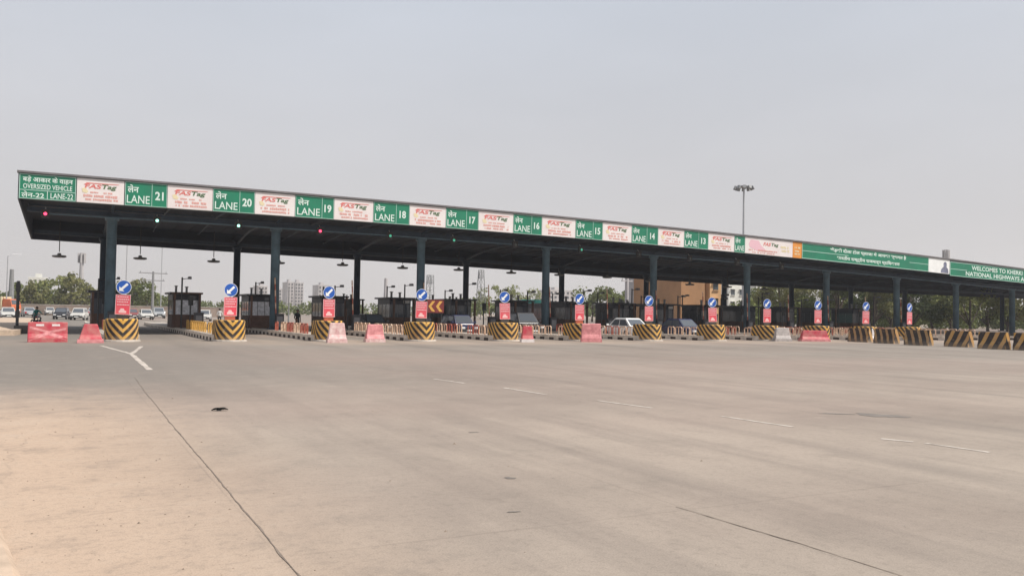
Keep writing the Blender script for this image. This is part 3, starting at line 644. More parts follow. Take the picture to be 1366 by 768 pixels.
# ------------------------------------------------------------------ islands
IX = [2.58, 7.66, 12.84, 18.21, 23.64, 28.94, 34.34, 39.8, 44.81, 49.9, 55.03, 60.1, 65.3, 70.5, 75.7]
NY = 45.0
isl_lab = lambda k: f'{"leftmost" if k == 0 else ORD[k]}' 
def island(k, x):
    r = empty('toll_island', (x, NY+.9, 0), 0, f'raised island with black and white kerb, {isl_lab(k)}{"" if k == 0 else " from left"}', 'traffic island', 'raised islands between the lanes')
    b = MB(); L = 42.0; hw = 0.80; n = int(L/0.6)
    b.box(-hw+.14, hw-.14, .02, L, 0.0, .30); b.build('paving', 'concrete', r)
    for sx in (-1, 1):
        b = MB()
        for i in range(n):
            y0 = i*.6; xa, xb = (-hw, -hw+.139) if sx < 0 else (hw-.139, hw)
            mi = i % 2
            b.box(xa, xb, y0, y0+.597, 0, .17, mi); b.box(xa, xb, y0, y0+.6, .1701, .325, 0)
        b.build('kerb', ['kerbw', 'kerbb'], r)
for k, x in enumerate(IX): island(k, x)

def bullet(name, h, rad, ls, m, root, top_m='chevron', taper=0.04):
    """round-fronted block with the stripe coordinate running along its face"""
    b = MB(); prof = []
    n = 14
    ys = ls
    prof.append((rad, ys, rad*PI/2+ys)); prof.append((rad, 0, rad*PI/2))
    for i in range(1, n): 
        t = PI*i/n; prof.append((rad*math.cos(t), -rad*math.sin(t), rad*(PI/2-t)))
    prof.append((-rad, 0, -rad*PI/2)); prof.append((-rad, ys, -rad*PI/2-ys))
    for i in range(len(prof)-1):
        (xa, ya, ua), (xb, yb, ub) = prof[i], prof[i+1]; s = 1-taper
        rows = [(0, 1, 0), (h-.06, s, h-.06), (h, s-.05, h)]
        for (z0, s0, v0), (z1, s1, v1) in zip(rows, rows[1:]):
            b.face([(xa*s0, ya*s0, z0), (xa*s1, ya*s1, z1), (xb*s1, yb*s1, z1), (xb*s0, yb*s0, z0)], 0, [(ua, v0), (ua, v1), (ub, v1), (ub, v0)])
    s = 1-taper-.05
    b.face([(p[0]*s, p[1]*s, h) for p in prof][::-1], 1, [(0.0, 0.1)]*len(prof))
    b.face([(rad, ys, 0), (-rad, ys, 0), (-rad*s, ys*s, h), (rad*s, ys*s, h)], 0, [(p, q) for p, q in ((2, 0), (2.6, 0), (2.6, h), (2, h))])
    return b.build(name, [m, 'raily'], root)
NOSEH = 1.10
nose_look = ['clean yellow and black chevron', 'bright yellow and black chevron', 'chevron', 'orange-yellow and black chevron', 'yellow and black chevron', 'mostly dark chevron', 'orange and dark brown chevron', 'slanted orange chevron', 'worn orange chevron', 'chevron', 'dark worn chevron', 'farthest right worn chevron']
nose_extra = ['leftmost in the row, beside the two red barriers', 'second from left, by the orange hoop railing', 'third from left, partly hidden by the pale barrier', 'fourth from left, in front of the arrow board', 'fifth from left, beside the small red and white barrier', 'sixth from left, half hidden by a faded pink barrier', 'seventh from left, in front of the white car', 'eighth from left, in front of the brown building', 'ninth from left, beside the grey barrier', 'tenth from left, behind the red barrier', 'eleventh from left, behind the divider blocks', 'twelfth from left, behind the divider blocks']
for k in range(12):
    r = empty('nose_block', (IX[k], NY+.72, 0), 0, f'{nose_look[k]} nose block, {nose_extra[k]}', 'nose block', 'striped nose blocks at the island ends')
    bullet('striped_block', NOSEH*(1+rnd.uniform(-.02, .02)), .76, .95, 'chevron', r)
    b = MB(); b.lathe([(.86, 0), (.84, .06), (.80, .09)], 20); b.build('footing', 'concrete', r)

def sign(k, x):
    r = empty('keep_left_sign', (x, NY+.86, NOSEH-.02), 0, f'blue keep-left disc above a red plate, {isl_lab(k)}{"" if k==0 else " from left"}', 'road sign', 'keep-left signs on the nose blocks')
    r.rotation_euler = (R(rnd.uniform(-1.5, 1.5)), R(rnd.uniform(-2.2, 2.2)), R(rnd.uniform(-9, 7)))
    b = MB(); b.tube([(0, 0.06, 0), (0, 0.06, 1.5)], .045, 8); b.build('post', 'post', r)
    b = MB(); b.lathe([(.345, -.014), (.345, .014)], 28); o = b.build('arrow_disc', 'blue', r); o.rotation_euler = (R(90), 0, 0); o.location = (0, 0, 1.56)
    b = MB(); ring = 28
    for j in range(ring):
        a0, a1 = 2*PI*j/ring, 2*PI*(j+1)/ring; 
        b.face([(.345*math.cos(a0), .345*math.sin(a0), .016), (.345*math.cos(a1), .345*math.sin(a1), .016), (.325*math.cos(a1), .325*math.sin(a1), .016), (.325*math.cos(a0), .325*math.sin(a0), .016)])
    ar = [(-.20, -.20), (-.20, .03), (-.125, -.045), (.13, .21), (.21, .13), (-.045, -.125), (.03, -.20)]
    b.prism(ar, .016, .022, 'z'); b.build('arrow', 'white', o)
    pl = MB(); pl.box(-.335, .335, -.015, .012, .22, 1.19); p = pl.build('red_plate', 'red', r)
    b = MB(); t = .022
    for (x0, x1, z0, z1) in ((-.335, .335, 1.168, 1.19), (-.335, .335, .22, .242), (-.335, -.313, .242, 1.168), (.313, .335, .242, 1.168)): b.box(x0, x1, -.021, -.016, z0, z1)
    q = random.Random(900)
    for row, z in enumerate((1.08, .96, .84, .70)):
        xx = -.26
        while xx < .24:
            wl = q.uniform(.03, .08); b.box(xx, min(.27, xx+wl), -.021, -.016, z-.028, z+.028); xx += wl+.022
    b.prism([(-.17, .30), (.17, .30), (.17, .40), (.09, .42), (.05, .52), (-.08, .52), (-.13, .42), (-.17, .40)], -.021, -.016, 'y')
    b.build('plate_marking', 'pink', p)
    b = MB(); b.box(-.26, .26, .0, .12, 0.02, .20); b.build('base_bracket', 'railr' if k in (1, 2, 5) else 'dark', r)
for k in range(12): sign(k, IX[k])

# toll booths
def booth(k, x, variant, y=64.0, second=False):
    z0 = .30
    cond = {0: 'dark toll booth beside the twin columns on the leftmost island', 1: 'grey toll booth with two roof stubs and brown posts on the second island from left'}
    r = empty('toll_booth', (x, y, z0), 0, f'dark second booth behind the first one, on the {isl_lab(k)} island from left' if second else cond.get(k, f'dark toll booth with {"tall" if k == 2 else "flat"} roof on the {isl_lab(k)} island from left'), 'toll booth', 'toll booths on the islands')
    W, L, H = 1.75, 2.9, 2.35
    w2 = W/2
    b = MB(); b.box(-w2, w2, 0, L, 0, .92); b.build('plinth', 'brown', r)
    for sx in (-1, 1):
        for yy in (0, L-.09):
            body = MB(); body.box(sx*w2-(.09 if sx > 0 else 0), sx*w2+(0 if sx > 0 else .09), yy, yy+.09, .921, 1.93); body.build('corner_post', 'boothgrey', r)
    b = MB(); b.box(-w2, w2, 0, L, 1.931, H); b.build('upper_band', 'navy', r)
    for nm, (xa, xb, ya, yb) in {'front': (-w2+.09, w2-.09, .03, .05), 'left': (-w2+.03, -w2+.05, .09, L-.09), 'right': (w2-.05, w2-.03, .09, L-.09), 'rear': (-w2+.09, w2-.09, L-.05, L-.03)}.items():
        b = MB(); b.box(xa, xb, ya, yb, .922, 1.93); wn = b.build('window', 'blind' if (nm == 'front' and k in (1, 2)) else 'glass', r)
        b = MB()
        if nm in ('front', 'rear'):
            for u in (.36, .68): xx = xa+(xb-xa)*u; b.box(xx-.02, xx+.02, ya-.02, yb+.02, .925, 1.927)
        else:
            for u in (.33, .66): yy = ya+(yb-ya)*u; b.box(xa-.02, xb+.02, yy-.02, yy+.02, .925, 1.927)
        b.build('mullion', 'boothgrey', wn)
    b = MB(); b.box(-w2-.22, w2+.22, -.35, L+.2, H+.002, H+.13); b.build('roof', 'boothdark', r)
    if k != 0:
        for sx, h in ((-.62, .55), (.08, .50)):
            b = MB(); b.box(sx-.07, sx+.07, .3, .44, H+.131, H+h); b.box(sx-.11, sx+.11, .24, .50, H+h, H+h+.05); b.build('roof_stub', 'post', r)
    # frame posts beside the booth carrying the canopy of the booth
    for sx in (-1, 1):
        b = MB(); b.box(sx*(w2-.05)-.07+.0*sx, sx*(w2-.05)+.07, -.9, -.76, 0, H-.0); b.build('frame_post', 'brown', r)
    b = MB(); b.box(-w2-.12, w2+.12, -.95, -.36, H+.01, H+.10); b.build('porch_slab', 'brown' if k == 1 else 'boothdark', r)
    b = MB(); b.box(.25, .75, -.05, -.005, 2.02, 2.26); b.build('display_panel', 'plate' if k in (4, 9) else 'glass', r)
for k, x in enumerate(IX): booth(k, x, k)
for k, x in enumerate(IX[:12]):
    if k > 3 and k != 7: booth(k, x, k, 70.0 if k % 2 else 77.0, True)

# equipment cabinets and stop lights beside the booths
def cabinet(k, x):
    r = empty('lane_cabinet', (x+.18, 58.7, .30), 0, f'dark equipment cabinet with signal mast on the {isl_lab(k)} island{"" if k == 0 else " from left"}', 'equipment cabinet', 'equipment cabinets on the islands')
    b = MB(); b.box(-.28, .28, -.2, .2, 0, 1.05); b.box(-.31, .31, -.24, .24, 1.051, 1.10); b.build('cabinet_body', 'boothdark', r)
    b = MB(); b.box(-.2, .2, -.215, -.202, .2, .9); b.build('door', 'boothgrey', r)
    b = MB(); b.tube([(-.45, .55, 0), (-.45, .55, 2.1)], .05, 8); b.build('mast', 'dark', r)
    b = MB(); b.box(-.60, -.30, .42, .50, 1.55, 2.12); b.lathe([(.09, 0), (.09, .01)], 10, 5, 5); s_ = b
    b = MB(); b.box(-.60, -.30, .42, .50, 1.55, 2.12); b.build('stop_light', 'black', r)
    if k > 1:
        b = MB()
        for i in range(6): b.tube([(-.24-.02*i*1.0, -.05, 1.0+.42*i), (-.24-.02*(i+1), -.05, 1.0+.42*(i+1))], .045, 6, i % 2)
        b.build('boom_arm', ['railr', 'railw'], r)
for k, x in enumerate(IX):
    cabinet(k, x)

# slim camera masts by the booths
def mast(k, x):
    for j, (dx, y, h, lab) in enumerate(((-.55, 61.6, 3.2+.25*(k % 3), 'in front of'), (.5, 68.6, 3.5-.2*(k % 2), 'behind'))):
        if (k+j) % 3 == 2 and k < 4: continue
        r = empty('camera_mast', (x+dx, y, .30), 0, f'slim dark camera mast {lab} the {isl_lab(k)} toll booth{"" if k == 0 else " from left"}', 'camera mast', 'camera masts by the booths')
        b = MB(); b.tube([(0, 0, 0), (0, 0, h)], .055, 7); b.build('mast_pole', 'dark', r)
        b = MB(); b.tube([(0, 0, h-.12), (.45, -.1, h-.05)], .025, 5); b.build('bracket', 'dark', r)
        b = MB(); b.box(.34, .56, -.42, -.02, h-.12, h+.06, tx=.02); b.build('camera_box', 'boothgrey', r)
for k, x in enumerate(IX): mast(k, x)

# hoop railings
def railing(k, x):
    y0, n = NY+2.0, 12 if k != 1 else 15
    cols = {0: ['raily', 'railr'], 1: ['raily', 'raily']}.get(k, ['railw', 'railr'] if k % 2 == 0 else ['railw', 'railw'])
    desc = {'raily': 'orange', 'railw': 'cream', 'railr': 'red'}
    c = desc[cols[0]] if cols[0] == cols[1] else desc[cols[0]]+' and '+desc[cols[1]]
    r = empty('hoop_railing', (x-.42, y0, .31), 0, f'{c} hoop railing along the {isl_lab(k)} island{"" if k == 0 else " from left"}', 'railing', 'hoop railings on the islands')
    for i in range(n):
        if (i*7+k*3) % 9 == 4: continue
        b = MB(); ya = i*.85; h = .56
        b.tube([(0, ya, 0), (0, ya, h-.08), (0, ya+.07, h), (0, ya+.63, h), (0, ya+.70, h-.08), (0, ya+.70, 0)], .042, 6)
        if k > 1: b.tube([(0, ya+.35, 0), (0, ya+.35, h-.02)], .03, 6)
        b.build('hoop', cols[(i//2) % 2], r)
for k, x in enumerate(IX[:14]): railing(k, x)

# arrow board on the fifth island
r = empty('chevron_board', (atY(581, 55.4), 55.4, .3), 0, 'dark red board with two yellow chevron arrows pointing left', 'arrow board')
b = MB(); b.box(-.62, .62, 0, .03, 1.32, 2.22); b.build('board', mat('board_maroon', (.16, .022, .02), .5, .1), r)
b = MB()
for cx in (-.30, .26): b.prism([(cx-.25, 1.77), (cx+.03, 2.13), (cx+.25, 2.13), (cx-.03, 1.77), (cx+.25, 1.41), (cx+.03, 1.41)], -.01, -.003)
b.build('arrow_marking', 'raily', r)
for sx in (-.45, .45):
    b = MB(); b.tube([(sx, .06, 0), (sx, .06, 2.2)], .035, 8); b.build('post', 'dark', r)

# ------------------------------------------------------------------ movable barriers
def jersey(name, label, loc, W, H, body, base=None, rz=0, slots=0, marks=None, dp=.45, group='loose barriers in front of the islands', taper=.5):
    r = empty(name, loc, rz, label, 'barrier', group)
    d = dp/2
    prof = [(-d, 0), (d, 0), (d, H*.20), (d*.62, H*.42), (d*.42, H*.97), (d*.34, H), (-d*.34, H), (-d*.42, H*.97), (-d*.62, H*.42), (-d, H*.20)]
    b = MB(); w = W/2; tp = taper*.12*W
    rings = []
    for xx, sc in ((-w, 0), (-w+.03, 1), (w-.03, 1), (w, 0)):
        rings.append([(xx + (tp*(z/H) if xx < 0 else -tp*(z/H)), y*(.93+.07*sc), z*(.985+.015*sc)) for y, z in prof])
    b.loft(rings); b.build('barrier_body', body, r)
    if base:
        b = MB(); b.box(-w-.02, w+.02, -d-.02, d+.02, 0, H*.19, tx=.01, ty=.01); b.build('base_band', base, r)
    if slots:
        for i in range(slots):
            cx = (i+.5)/slots*W*.8-W*.4; b = MB(); b.box(cx-W*.10, cx+W*.10, -d*.50, d*.50, H*.80, H*.90); b.build('fork_slot', 'barwhite', r)
    if marks:
        b = MB()
        for (xa, za, xb, zb, t) in marks:
            def yy(z): return -(d*.62 + (d*.42-d*.62)*max(0, (z-H*.42)/(H*.55))) - .004 if z > H*.42 else -(d + (d*.62-d)*max(0, (z-H*.2)/(H*.22))) - .004
            nseg = 6
            for s in range(nseg):
                q0, q1 = s/nseg, (s+1)/nseg
                p = [(xa+(xb-xa)*q0, za+(zb-za)*q0-t/2), (xa+(xb-xa)*q1, za+(zb-za)*q1-t/2), (xa+(xb-xa)*q1, za+(zb-za)*q1+t/2), (xa+(xb-xa)*q0, za+(zb-za)*q0+t/2)]
                b.face([(a, yy(z), z) for a, z in p])
        b.build('painted_stripe', 'barpink', r)
    return r
jersey('plastic_barrier', 'wide red plastic barrier with faded pink cross stripes, at the far left lane', (-.58, 44.9, 0), 1.62, .92, 'barred', rz=R(3), slots=2, taper=.05,
       marks=[(-.76, .13, .1, .44, .15), (.1, .44, -.74, .68, .11), (.0, .42, .75, .16, .15), (.05, .46, .74, .62, .10)])
jersey('plastic_barrier', 'plain red tapered barrier leaning close to the leftmost nose block', (1.17, 43.9, 0), 1.06, .86, 'barred', 'barpink', taper=2.0, dp=.6)
jersey('plastic_barrier', 'pale pinkish white barrier covering the third nose block', (12.62, 43.5, 0), .98, 1.02, 'barpale', 'barpale', rz=R(-8), dp=.6, taper=1.1)
jersey('plastic_barrier', 'faded pink barrier with white base standing alone in the lane 18 entry', (14.95, 44.35, 0), 1.04, .95, 'barpink', 'barpale', rz=R(-6), dp=.6, taper=1.1)
jersey('plastic_barrier', 'small red and white barrier just right of the fifth nose block', (24.15, 44.0, 0), .72, .92, 'barred', 'barwhite', rz=R(-18), dp=.6, taper=1.2)
jersey('plastic_barrier', 'faded pink barrier with flat face covering the sixth nose block', (28.45, 43.75, 0), 1.22, 1.12, 'barpink', 'barpink', rz=R(-25), dp=.5, taper=.3)
jersey('plastic_barrier', 'dull grey barrier beside the ninth nose block', (44.9, 44.5, 0), 1.2, .95, 'bargrey', 'bargrey', rz=R(-20), dp=.6, taper=1.0)
jersey('plastic_barrier', 'low red barrier with pink panel in front of the tenth nose block', (47.95, 44.4, 0), 2.1, .78, 'barred', 'barpink', rz=R(-25), dp=.7, taper=.8)
jersey('plastic_barrier', 'white topped red barrier between the dark divider blocks', (52.1, 43.4, 0), 1.4, .98, 'barwhite', 'barpink', rz=R(-28), dp=.9, taper=1.5)

# divider blocks along the median at the right
def divider(loc, label, m, L=1.72, rz=0):
    r = empty('divider_block', loc, rz, label, 'divider block', 'striped divider blocks on the right')
    prof = [(-.29, 0), (.29, 0), (.29, .22), (.20, .46), (.16, 1.0), (-.16, 1.0), (-.20, .46), (-.29, .22)]
    b = MB(); n = len(prof); h = L/2
    P0 = [(x, -h, z) for x, z in prof]; P1 = [(x, h, z) for x, z in prof]
    for j in range(n):
        a, c = prof[j], prof[(j+1) % n]
        b.face([P0[j], P0[(j+1) % n], P1[(j+1) % n], P1[j]][::-1], 0, [(2-h, a[1]), (2-h, c[1]), (2+h, c[1]), (2+h, a[1])][::-1])
    b.face(P0, 1, [(3+p[0], p[1]) for p in prof]); b.face(P1[::-1], 1, [(3+p[0], p[1]) for p in prof][::-1])
    b.build('striped_body', [m, 'slant'], r)
    b = MB(); b.tube([(0, -h*.5, 1.0), (0, -h*.5, 1.05), (0, -h*.5+.12, 1.05), (0, -h*.5+.12, 1.0)], .015, 6); b.build('lifting_eye', 'dark', r)
divs_ = [(1147, 456, 'upright', 'farthest striped divider block, left end of the right-hand row'), (1182, 458, 'upright', 'dark striped divider block, second in the right-hand row'), (1225, 460.5, 'upright', 'dark striped divider block, third in the right-hand row'),
         (1279, 462.5, 'slant', 'striped divider block with near-upright bands, fourth in the right-hand row'), (1326, 465.5, 'slant', 'clearest divider block with leaning brown bands near the right edge'), (1375, 467.5, 'slant', 'divider block cut off by the right edge of the photo')]
for px, py, m, lab in divs_:
    p = ground(px, py); divider((p.x+.15, p.y+.1, 0), lab, m, rz=R(rnd.uniform(-5, 5)))

# ------------------------------------------------------------------ left edge
r = empty('kerb_island', (-3.6, 53.8, 0), 0, 'low sandy kerbed island at the left edge of the photo', 'traffic island')
b = MB(); b.prism([(-1.6, 0), (1.3, .8), (1.45, 3), (1.4, 60), (-8, 60), (-8, 0)], 0, .28, 'z'); b.build('kerb', 'sand', r)
b = MB(); q = random.Random(3); N = 10
for i in range(N):
    for j in range(N):
        def zz(i, j): return .283+.32*max(0, math.sin(PI*i/N)*math.sin(PI*j/N))*(1+.3*math.sin(i*2.3+j*1.7))
        P = lambda i, j: (-2.2+3.2*i/N, .9+3.4*j/N, zz(i, j))
        b.face([P(i, j), P(i+1, j), P(i+1, j+1), P(i, j+1)])
b.build('sand_mound', 'sand', r, smooth=True)
r = empty('marker_post', (-2.06, 59.5, 0), 0, 'tall thin dark post on a low dark block at the left lane edge', 'post')
b = MB(); b.box(-.55, .62, -.4, .5, 0, .46, tx=.05, ty=.05); b.build('base_block', mat('dark_concrete', (.085, .075, .065), .9, .2), r)
b = MB(); b.tube([(-.35, 0, .46), (-.35, 0, 3.15)], .085, 8); b.build('pole', 'dark', r)
b = MB(); b.box(-.47, -.23, -.1, .1, 2.5, 3.0); b.box(-.47, -.23, -.12, .12, .95, 1.35); b.build('sensor_box', 'dark', r)

# ------------------------------------------------------------------ vehicles
def car(name, label, col, loc, rz, kind='sedan', group=None):
    """car whose front looks towards local -Y"""
    r = empty(name, loc, rz, label, 'car', group)
    L, W, H = {'sedan': (4.2, 1.70, 1.46), 'hatch': (3.7, 1.62, 1.50), 'suv': (4.4, 1.82, 1.75), 'van': (3.9, 1.6, 1.85)}[kind]
    h = L/2; belt = H*.60
    if kind == 'sedan': cab = (-.26*L, -.10*L, .22*L, .40*L)
    elif kind == 'van': cab = (-.42*L, -.30*L, .46*L, .49*L)
    else: cab = (-.27*L, -.13*L, .38*L, .48*L)
    hood = belt*.88 if kind != 'van' else belt*.96
    st = [(-h, .50, .86), (-h+.06, hood*.86, .95), (-h+.35, hood*.96, 1.0), (cab[0], hood+.03, 1.0), (cab[0]+.05, belt, 1.0), (cab[3]-.04, belt, 1.0)]
    st += [(h-.25, belt*.97, .98), (h-.05, belt*.90, .95), (h, .55, .88)] if kind == 'sedan' else [(h-.06, belt*.97, .97), (h, .55, .90)]
    b = MB(); rings = []
    for y, zt, ws in st:
        w = W/2*ws; zb = .26 if abs(y) < h-.1 else .34
        rings.append([(-w*.94, y, zb), (w*.94, y, zb), (w, y, zb+(zt-zb)*.45), (w*.97, y, zt-.05), (w*.86, y, zt), (-w*.86, y, zt), (-w*.97, y, zt-.05), (-w, y, zb+(zt-zb)*.45)])
    b.loft(rings)
    # cabin
    wb, wt = W/2*.90, W/2*.74; z0, z1 = belt-.02, H
    yb0, yt0, yt1, yb1 = cab
    ring0 = [(-wb, yb0, z0), (wb, yb0, z0), (wb, yb1, z0), (-wb, yb1, z0)]
    ring1 = [(-wt, yt0, z1-.05), (wt, yt0, z1-.05), (wt, yt1, z1-.05), (-wt, yt1, z1-.05)]
    ring2 = [(-wt*.9, yt0+.12, z1), (wt*.9, yt0+.12, z1), (wt*.9, yt1-.1, z1), (-wt*.9, yt1-.1, z1)]
    b.loft([ring0, ring1, ring2]); b.build('body', col, r)
    A = [Vector(p) for p in ring0]; B_ = [Vector(p) for p in ring1]
    def pane(nm, i, j, u0, u1, v0, v1):
        a, c, d, e = A[i], A[j], B_[j], B_[i]
        nrm = (c-a).cross(e-a).normalized()*.012
        def P(u, v): return ((a*(1-u)+c*u)*(1-v) + (e*(1-u)+d*u)*v) + nrm
        b = MB(); f_ = [P(u0, v0), P(u1, v0), P(u1, v1), P(u0, v1)]; k_ = [p-nrm*.9 for p in f_]
        b.hexa(k_+f_); b.build(nm, 'glass', r)
    pane('windscreen', 0, 1, .06, .94, .10, .93); pane('rear_window', 2, 3, .08, .92, .14, .90)
    pane('side_window', 1, 2, .08, .47, .12, .88); pane('side_window', 1, 2, .51, .92, .12, .88)
    pane('side_window', 3, 0, .08, .49, .12, .88); pane('side_window', 3, 0, .53, .92, .12, .88)
    for sx in (-1, 1):
        for y in (-h*.62, h*.60):
            b = MB(); b.lathe([(.20, -.09), (.30, -.10), (.31, -.06), (.31, .06), (.30, .10), (.20, .09)], 16)
            wo = b.build('wheel', 'tyre', r); wo.rotation_euler = (0, R(90), 0); wo.location = (sx*(W/2-.09), y, .31)
            b = MB(); b.lathe([(.19, -.095), (.17, -.112), (.05, -.105), (.03, .105), (.17, .112), (.19, .095)], 12); b.build('rim', 'rim', wo)
        b = MB(); b.box(sx*W*.33-.17, sx*W*.33+.17, -h-.035, -h+.10, hood*.66, hood*.84, tx=.03); b.build('headlight', 'lamp', r)
        b = MB(); b.box(sx*W*.36-.13, sx*W*.36+.13, h-.12, h+.03, belt*.62, belt*.90); b.build('tail_light', 'tail', r)
        b = MB(); b.box(sx*(W/2+.08)-.09, sx*(W/2+.08)+.09, yb0+.12, yb0+.22, belt+.02, belt+.16); b.build('wing_mirror', col, r)
    b = MB(); b.box(-W*.22, W*.22, -h-.022, -h+.05, hood*.50, hood*.74); b.build('grille', 'black', r)
    b = MB(); b.box(-W*.44, W*.44, -h-.05, -h+.1, .30, .46); b.build('bumper', 'dark', r)
    b = MB(); b.box(-W*.44, W*.44, h-.1, h+.05, .32, .50); b.build('bumper', 'dark', r)
    b = MB(); b.box(-.25, .25, -h-.066, -h-.051, .36, .47); b.build('number_plate', 'plate', r)
    b = MB(); b.box(-.25, .25, h+.051, h+.066, .40, .51); b.build('number_plate', 'plate', r)
    return r
LANEG = 'cars passing through the toll lanes'; FARG = 'cars queuing far beyond the left lanes'
car('car', 'white car at a booth behind the seventh nose block', 'carwhite', (36.1, 51.0, 0), R(180), 'sedan', LANEG)
car('car', 'black car with pale headlights behind the lone pink barrier in the lane 18 entry', 'cardark', (20.1, 60.5, 0), R(2), 'sedan', LANEG)
car('car', 'dark blue car behind the railing left of the fifth nose block', 'carblue', (25.5, 56.8, 0), R(1), 'hatch', LANEG)
car('car', 'black car with a white plate right of the fifth nose block', 'cardark', (30.8, 57.0, 0), R(-1), 'suv', LANEG)
car('car', 'dark blue car at the lane left of the eighth nose block', 'carblue', (41.4, 51.2, 0), R(1), 'sedan', LANEG)
far = [(82, 427.5, 'cardark', 'hatch', 'dark squarish car in the road beyond the far left lane'), (106, 428.5, 'carwhite', 'hatch', 'white hatchback beside the dark car beyond the far left lane'),
       (9, 427, 'carwhite', 'sedan', 'white car cut off by the left edge, below the cream truck'), (37, 424, 'carsilver', 'sedan', 'silver car behind the motorcycle rider'), (66, 422, 'carwhite', 'hatch', 'white car far behind, above the wide red barrier'),
       (196, 428, 'carwhite', 'sedan', 'white sedan nearest in the queue right of the leftmost sign'), (177, 426.5, 'carred', 'hatch', 'maroon car directly right of the leftmost red plate'), (213, 426, 'carsilver', 'suv', 'silver car in the queue left of the second booth'),
       (171, 421, 'cardark', 'suv', 'dark car at the back of the queue behind the maroon car'), (190, 420, 'carwhite', 'van', 'white van at the back of the queue'), (206, 420.5, 'cardark', 'sedan', 'dark sedan at the back of the queue left of the pole'),
       (221, 421, 'carwhite', 'suv', 'white tall car farthest right in the back of the queue'), (276, 430, 'carwhite', 'hatch', 'white hatchback in the lane left of the second sign'), (125, 423, 'carsilver', 'hatch', 'silver hatchback just left of the twin columns')]
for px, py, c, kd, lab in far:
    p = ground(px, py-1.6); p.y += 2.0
    car('car', lab, {'carwhite': 'cardimmed'}.get(c, c), p, R(rnd.uniform(-12, 12))+(PI if rnd.random() < .4 else 0), kd, FARG)
# truck with cream box and orange cab
p = Vector((atY(-3, 172), 172, 0)); r = empty('cargo_truck', p, R(52), 'cream box truck with an orange front at the far left edge', 'truck')
b = MB(); b.box(-1.15, 1.15, -1.6, 4.6, .95, 3.2); b.build('cargo_box', 'cream', r)
b = MB(); b.loft([[(-1.1, y, .6), (1.1, y, .6), (1.1*s, y, z), (-1.1*s, y, z)] for y, z, s in ((-3.6, 1.5, 1), (-3.5, 2.0, .98), (-3.2, 2.75, .9), (-1.75, 2.85, .9))]); b.build('cab', 'truckorange', r)
b = MB(); b.hexa([(-.95, -3.53, 1.9), (.95, -3.53, 1.9), (.86, -3.26, 2.62), (-.86, -3.26, 2.62), (-.95, -3.55, 1.92), (.95, -3.55, 1.92), (.86, -3.29, 2.64), (-.86, -3.29, 2.64)]); b.build('windscreen', 'glass', r)
b = MB(); b.box(-.5, .5, -3.1, 4.5, .5, .94); b.build('chassis', 'dark', r)
for sx in (-1, 1):
    for y in (-2.6, 2.4, 3.5):
        b = MB(); b.lathe([(.3, -.14), (.48, -.15), (.5, -.1), (.5, .1), (.48, .15), (.3, .14)], 16); o = b.build('wheel', 'tyre', r); o.rotation_euler = (0, R(90), 0); o.location = (sx*.98, y, .5)
    b = MB(); b.box(sx*.8-.15, sx*.8+.15, -3.63, -3.55, .8, 1.05); b.build('headlight', 'lamp', r)
# teal lorry behind the lanes
r = empty('container_truck', (atY(706, 88), 88, 0), R(-20), 'teal green truck seen between the columns behind the fifth sign', 'truck')
b = MB(); b.box(-1.2, 1.2, -2, 4.5, .9, 3.3)
for i in range(9):
    for sx in (-1, 1): b.box(sx*1.235-.03, sx*1.235+.03, -1.9+i*.72, -1.65+i*.72, 1.0, 3.2)
b.build('cargo_box', 'teal', r)
b = MB(); b.loft([[(-1.15, y, .5), (1.15, y, .5), (1.15*s, y, z), (-1.15*s, y, z)] for y, z, s in ((-3.9, 1.4, 1), (-3.8, 1.9, .98), (-3.5, 2.5, .92), (-2.1, 2.6, .92))]); b.build('cab', 'teal', r)
b = MB(); b.hexa([(-.95, -3.83, 1.75), (.95, -3.83, 1.75), (.88, -3.56, 2.38), (-.88, -3.56, 2.38), (-.95, -3.85, 1.77), (.95, -3.85, 1.77), (.88, -3.59, 2.40), (-.88, -3.59, 2.40)]); b.build('windscreen', 'glass', r)
for sx in (-1, 1):
    for y in (-2.9, 2.2, 3.4):
        b = MB(); b.lathe([(.3, -.14), (.46, -.15), (.48, -.1), (.48, .1), (.46, .15), (.3, .14)], 16); o = b.build('wheel', 'tyre', r); o.rotation_euler = (0, R(90), 0); o.location = (sx*1.0, y, .48)

# ------------------------------------------------------------------ people
def skin_mesh(name, J, E, rads, root, parent, mats, matfn, sub=1):
    me = bpy.data.meshes.new(name); me.from_pydata([tuple(p) for p in J], E, []); o = bpy.data.objects.new(name, me); C.objects.link(o)
    sk = o.modifiers.new('s', 'SKIN'); sk.use_smooth_shade = True
    for i, v in enumerate(me.skin_vertices[0].data): v.radius = (rads[i], rads[i]*.92); v.use_root = (i == root)
    if sub: sb = o.modifiers.new('u', 'SUBSURF'); sb.levels = sub; sb.render_levels = sub
    dg = bpy.context.evaluated_depsgraph_get(); m2 = bpy.data.meshes.new_from_object(o.evaluated_get(dg)); m2.name = name
    o.modifiers.clear(); o.data = m2; bpy.data.meshes.remove(me); m2.materials.clear()
    for m in mats: m2.materials.append(MT[m])
    for p in m2.polygons: p.material_index = matfn(p.center); p.use_smooth = True
    o.parent = parent; return o
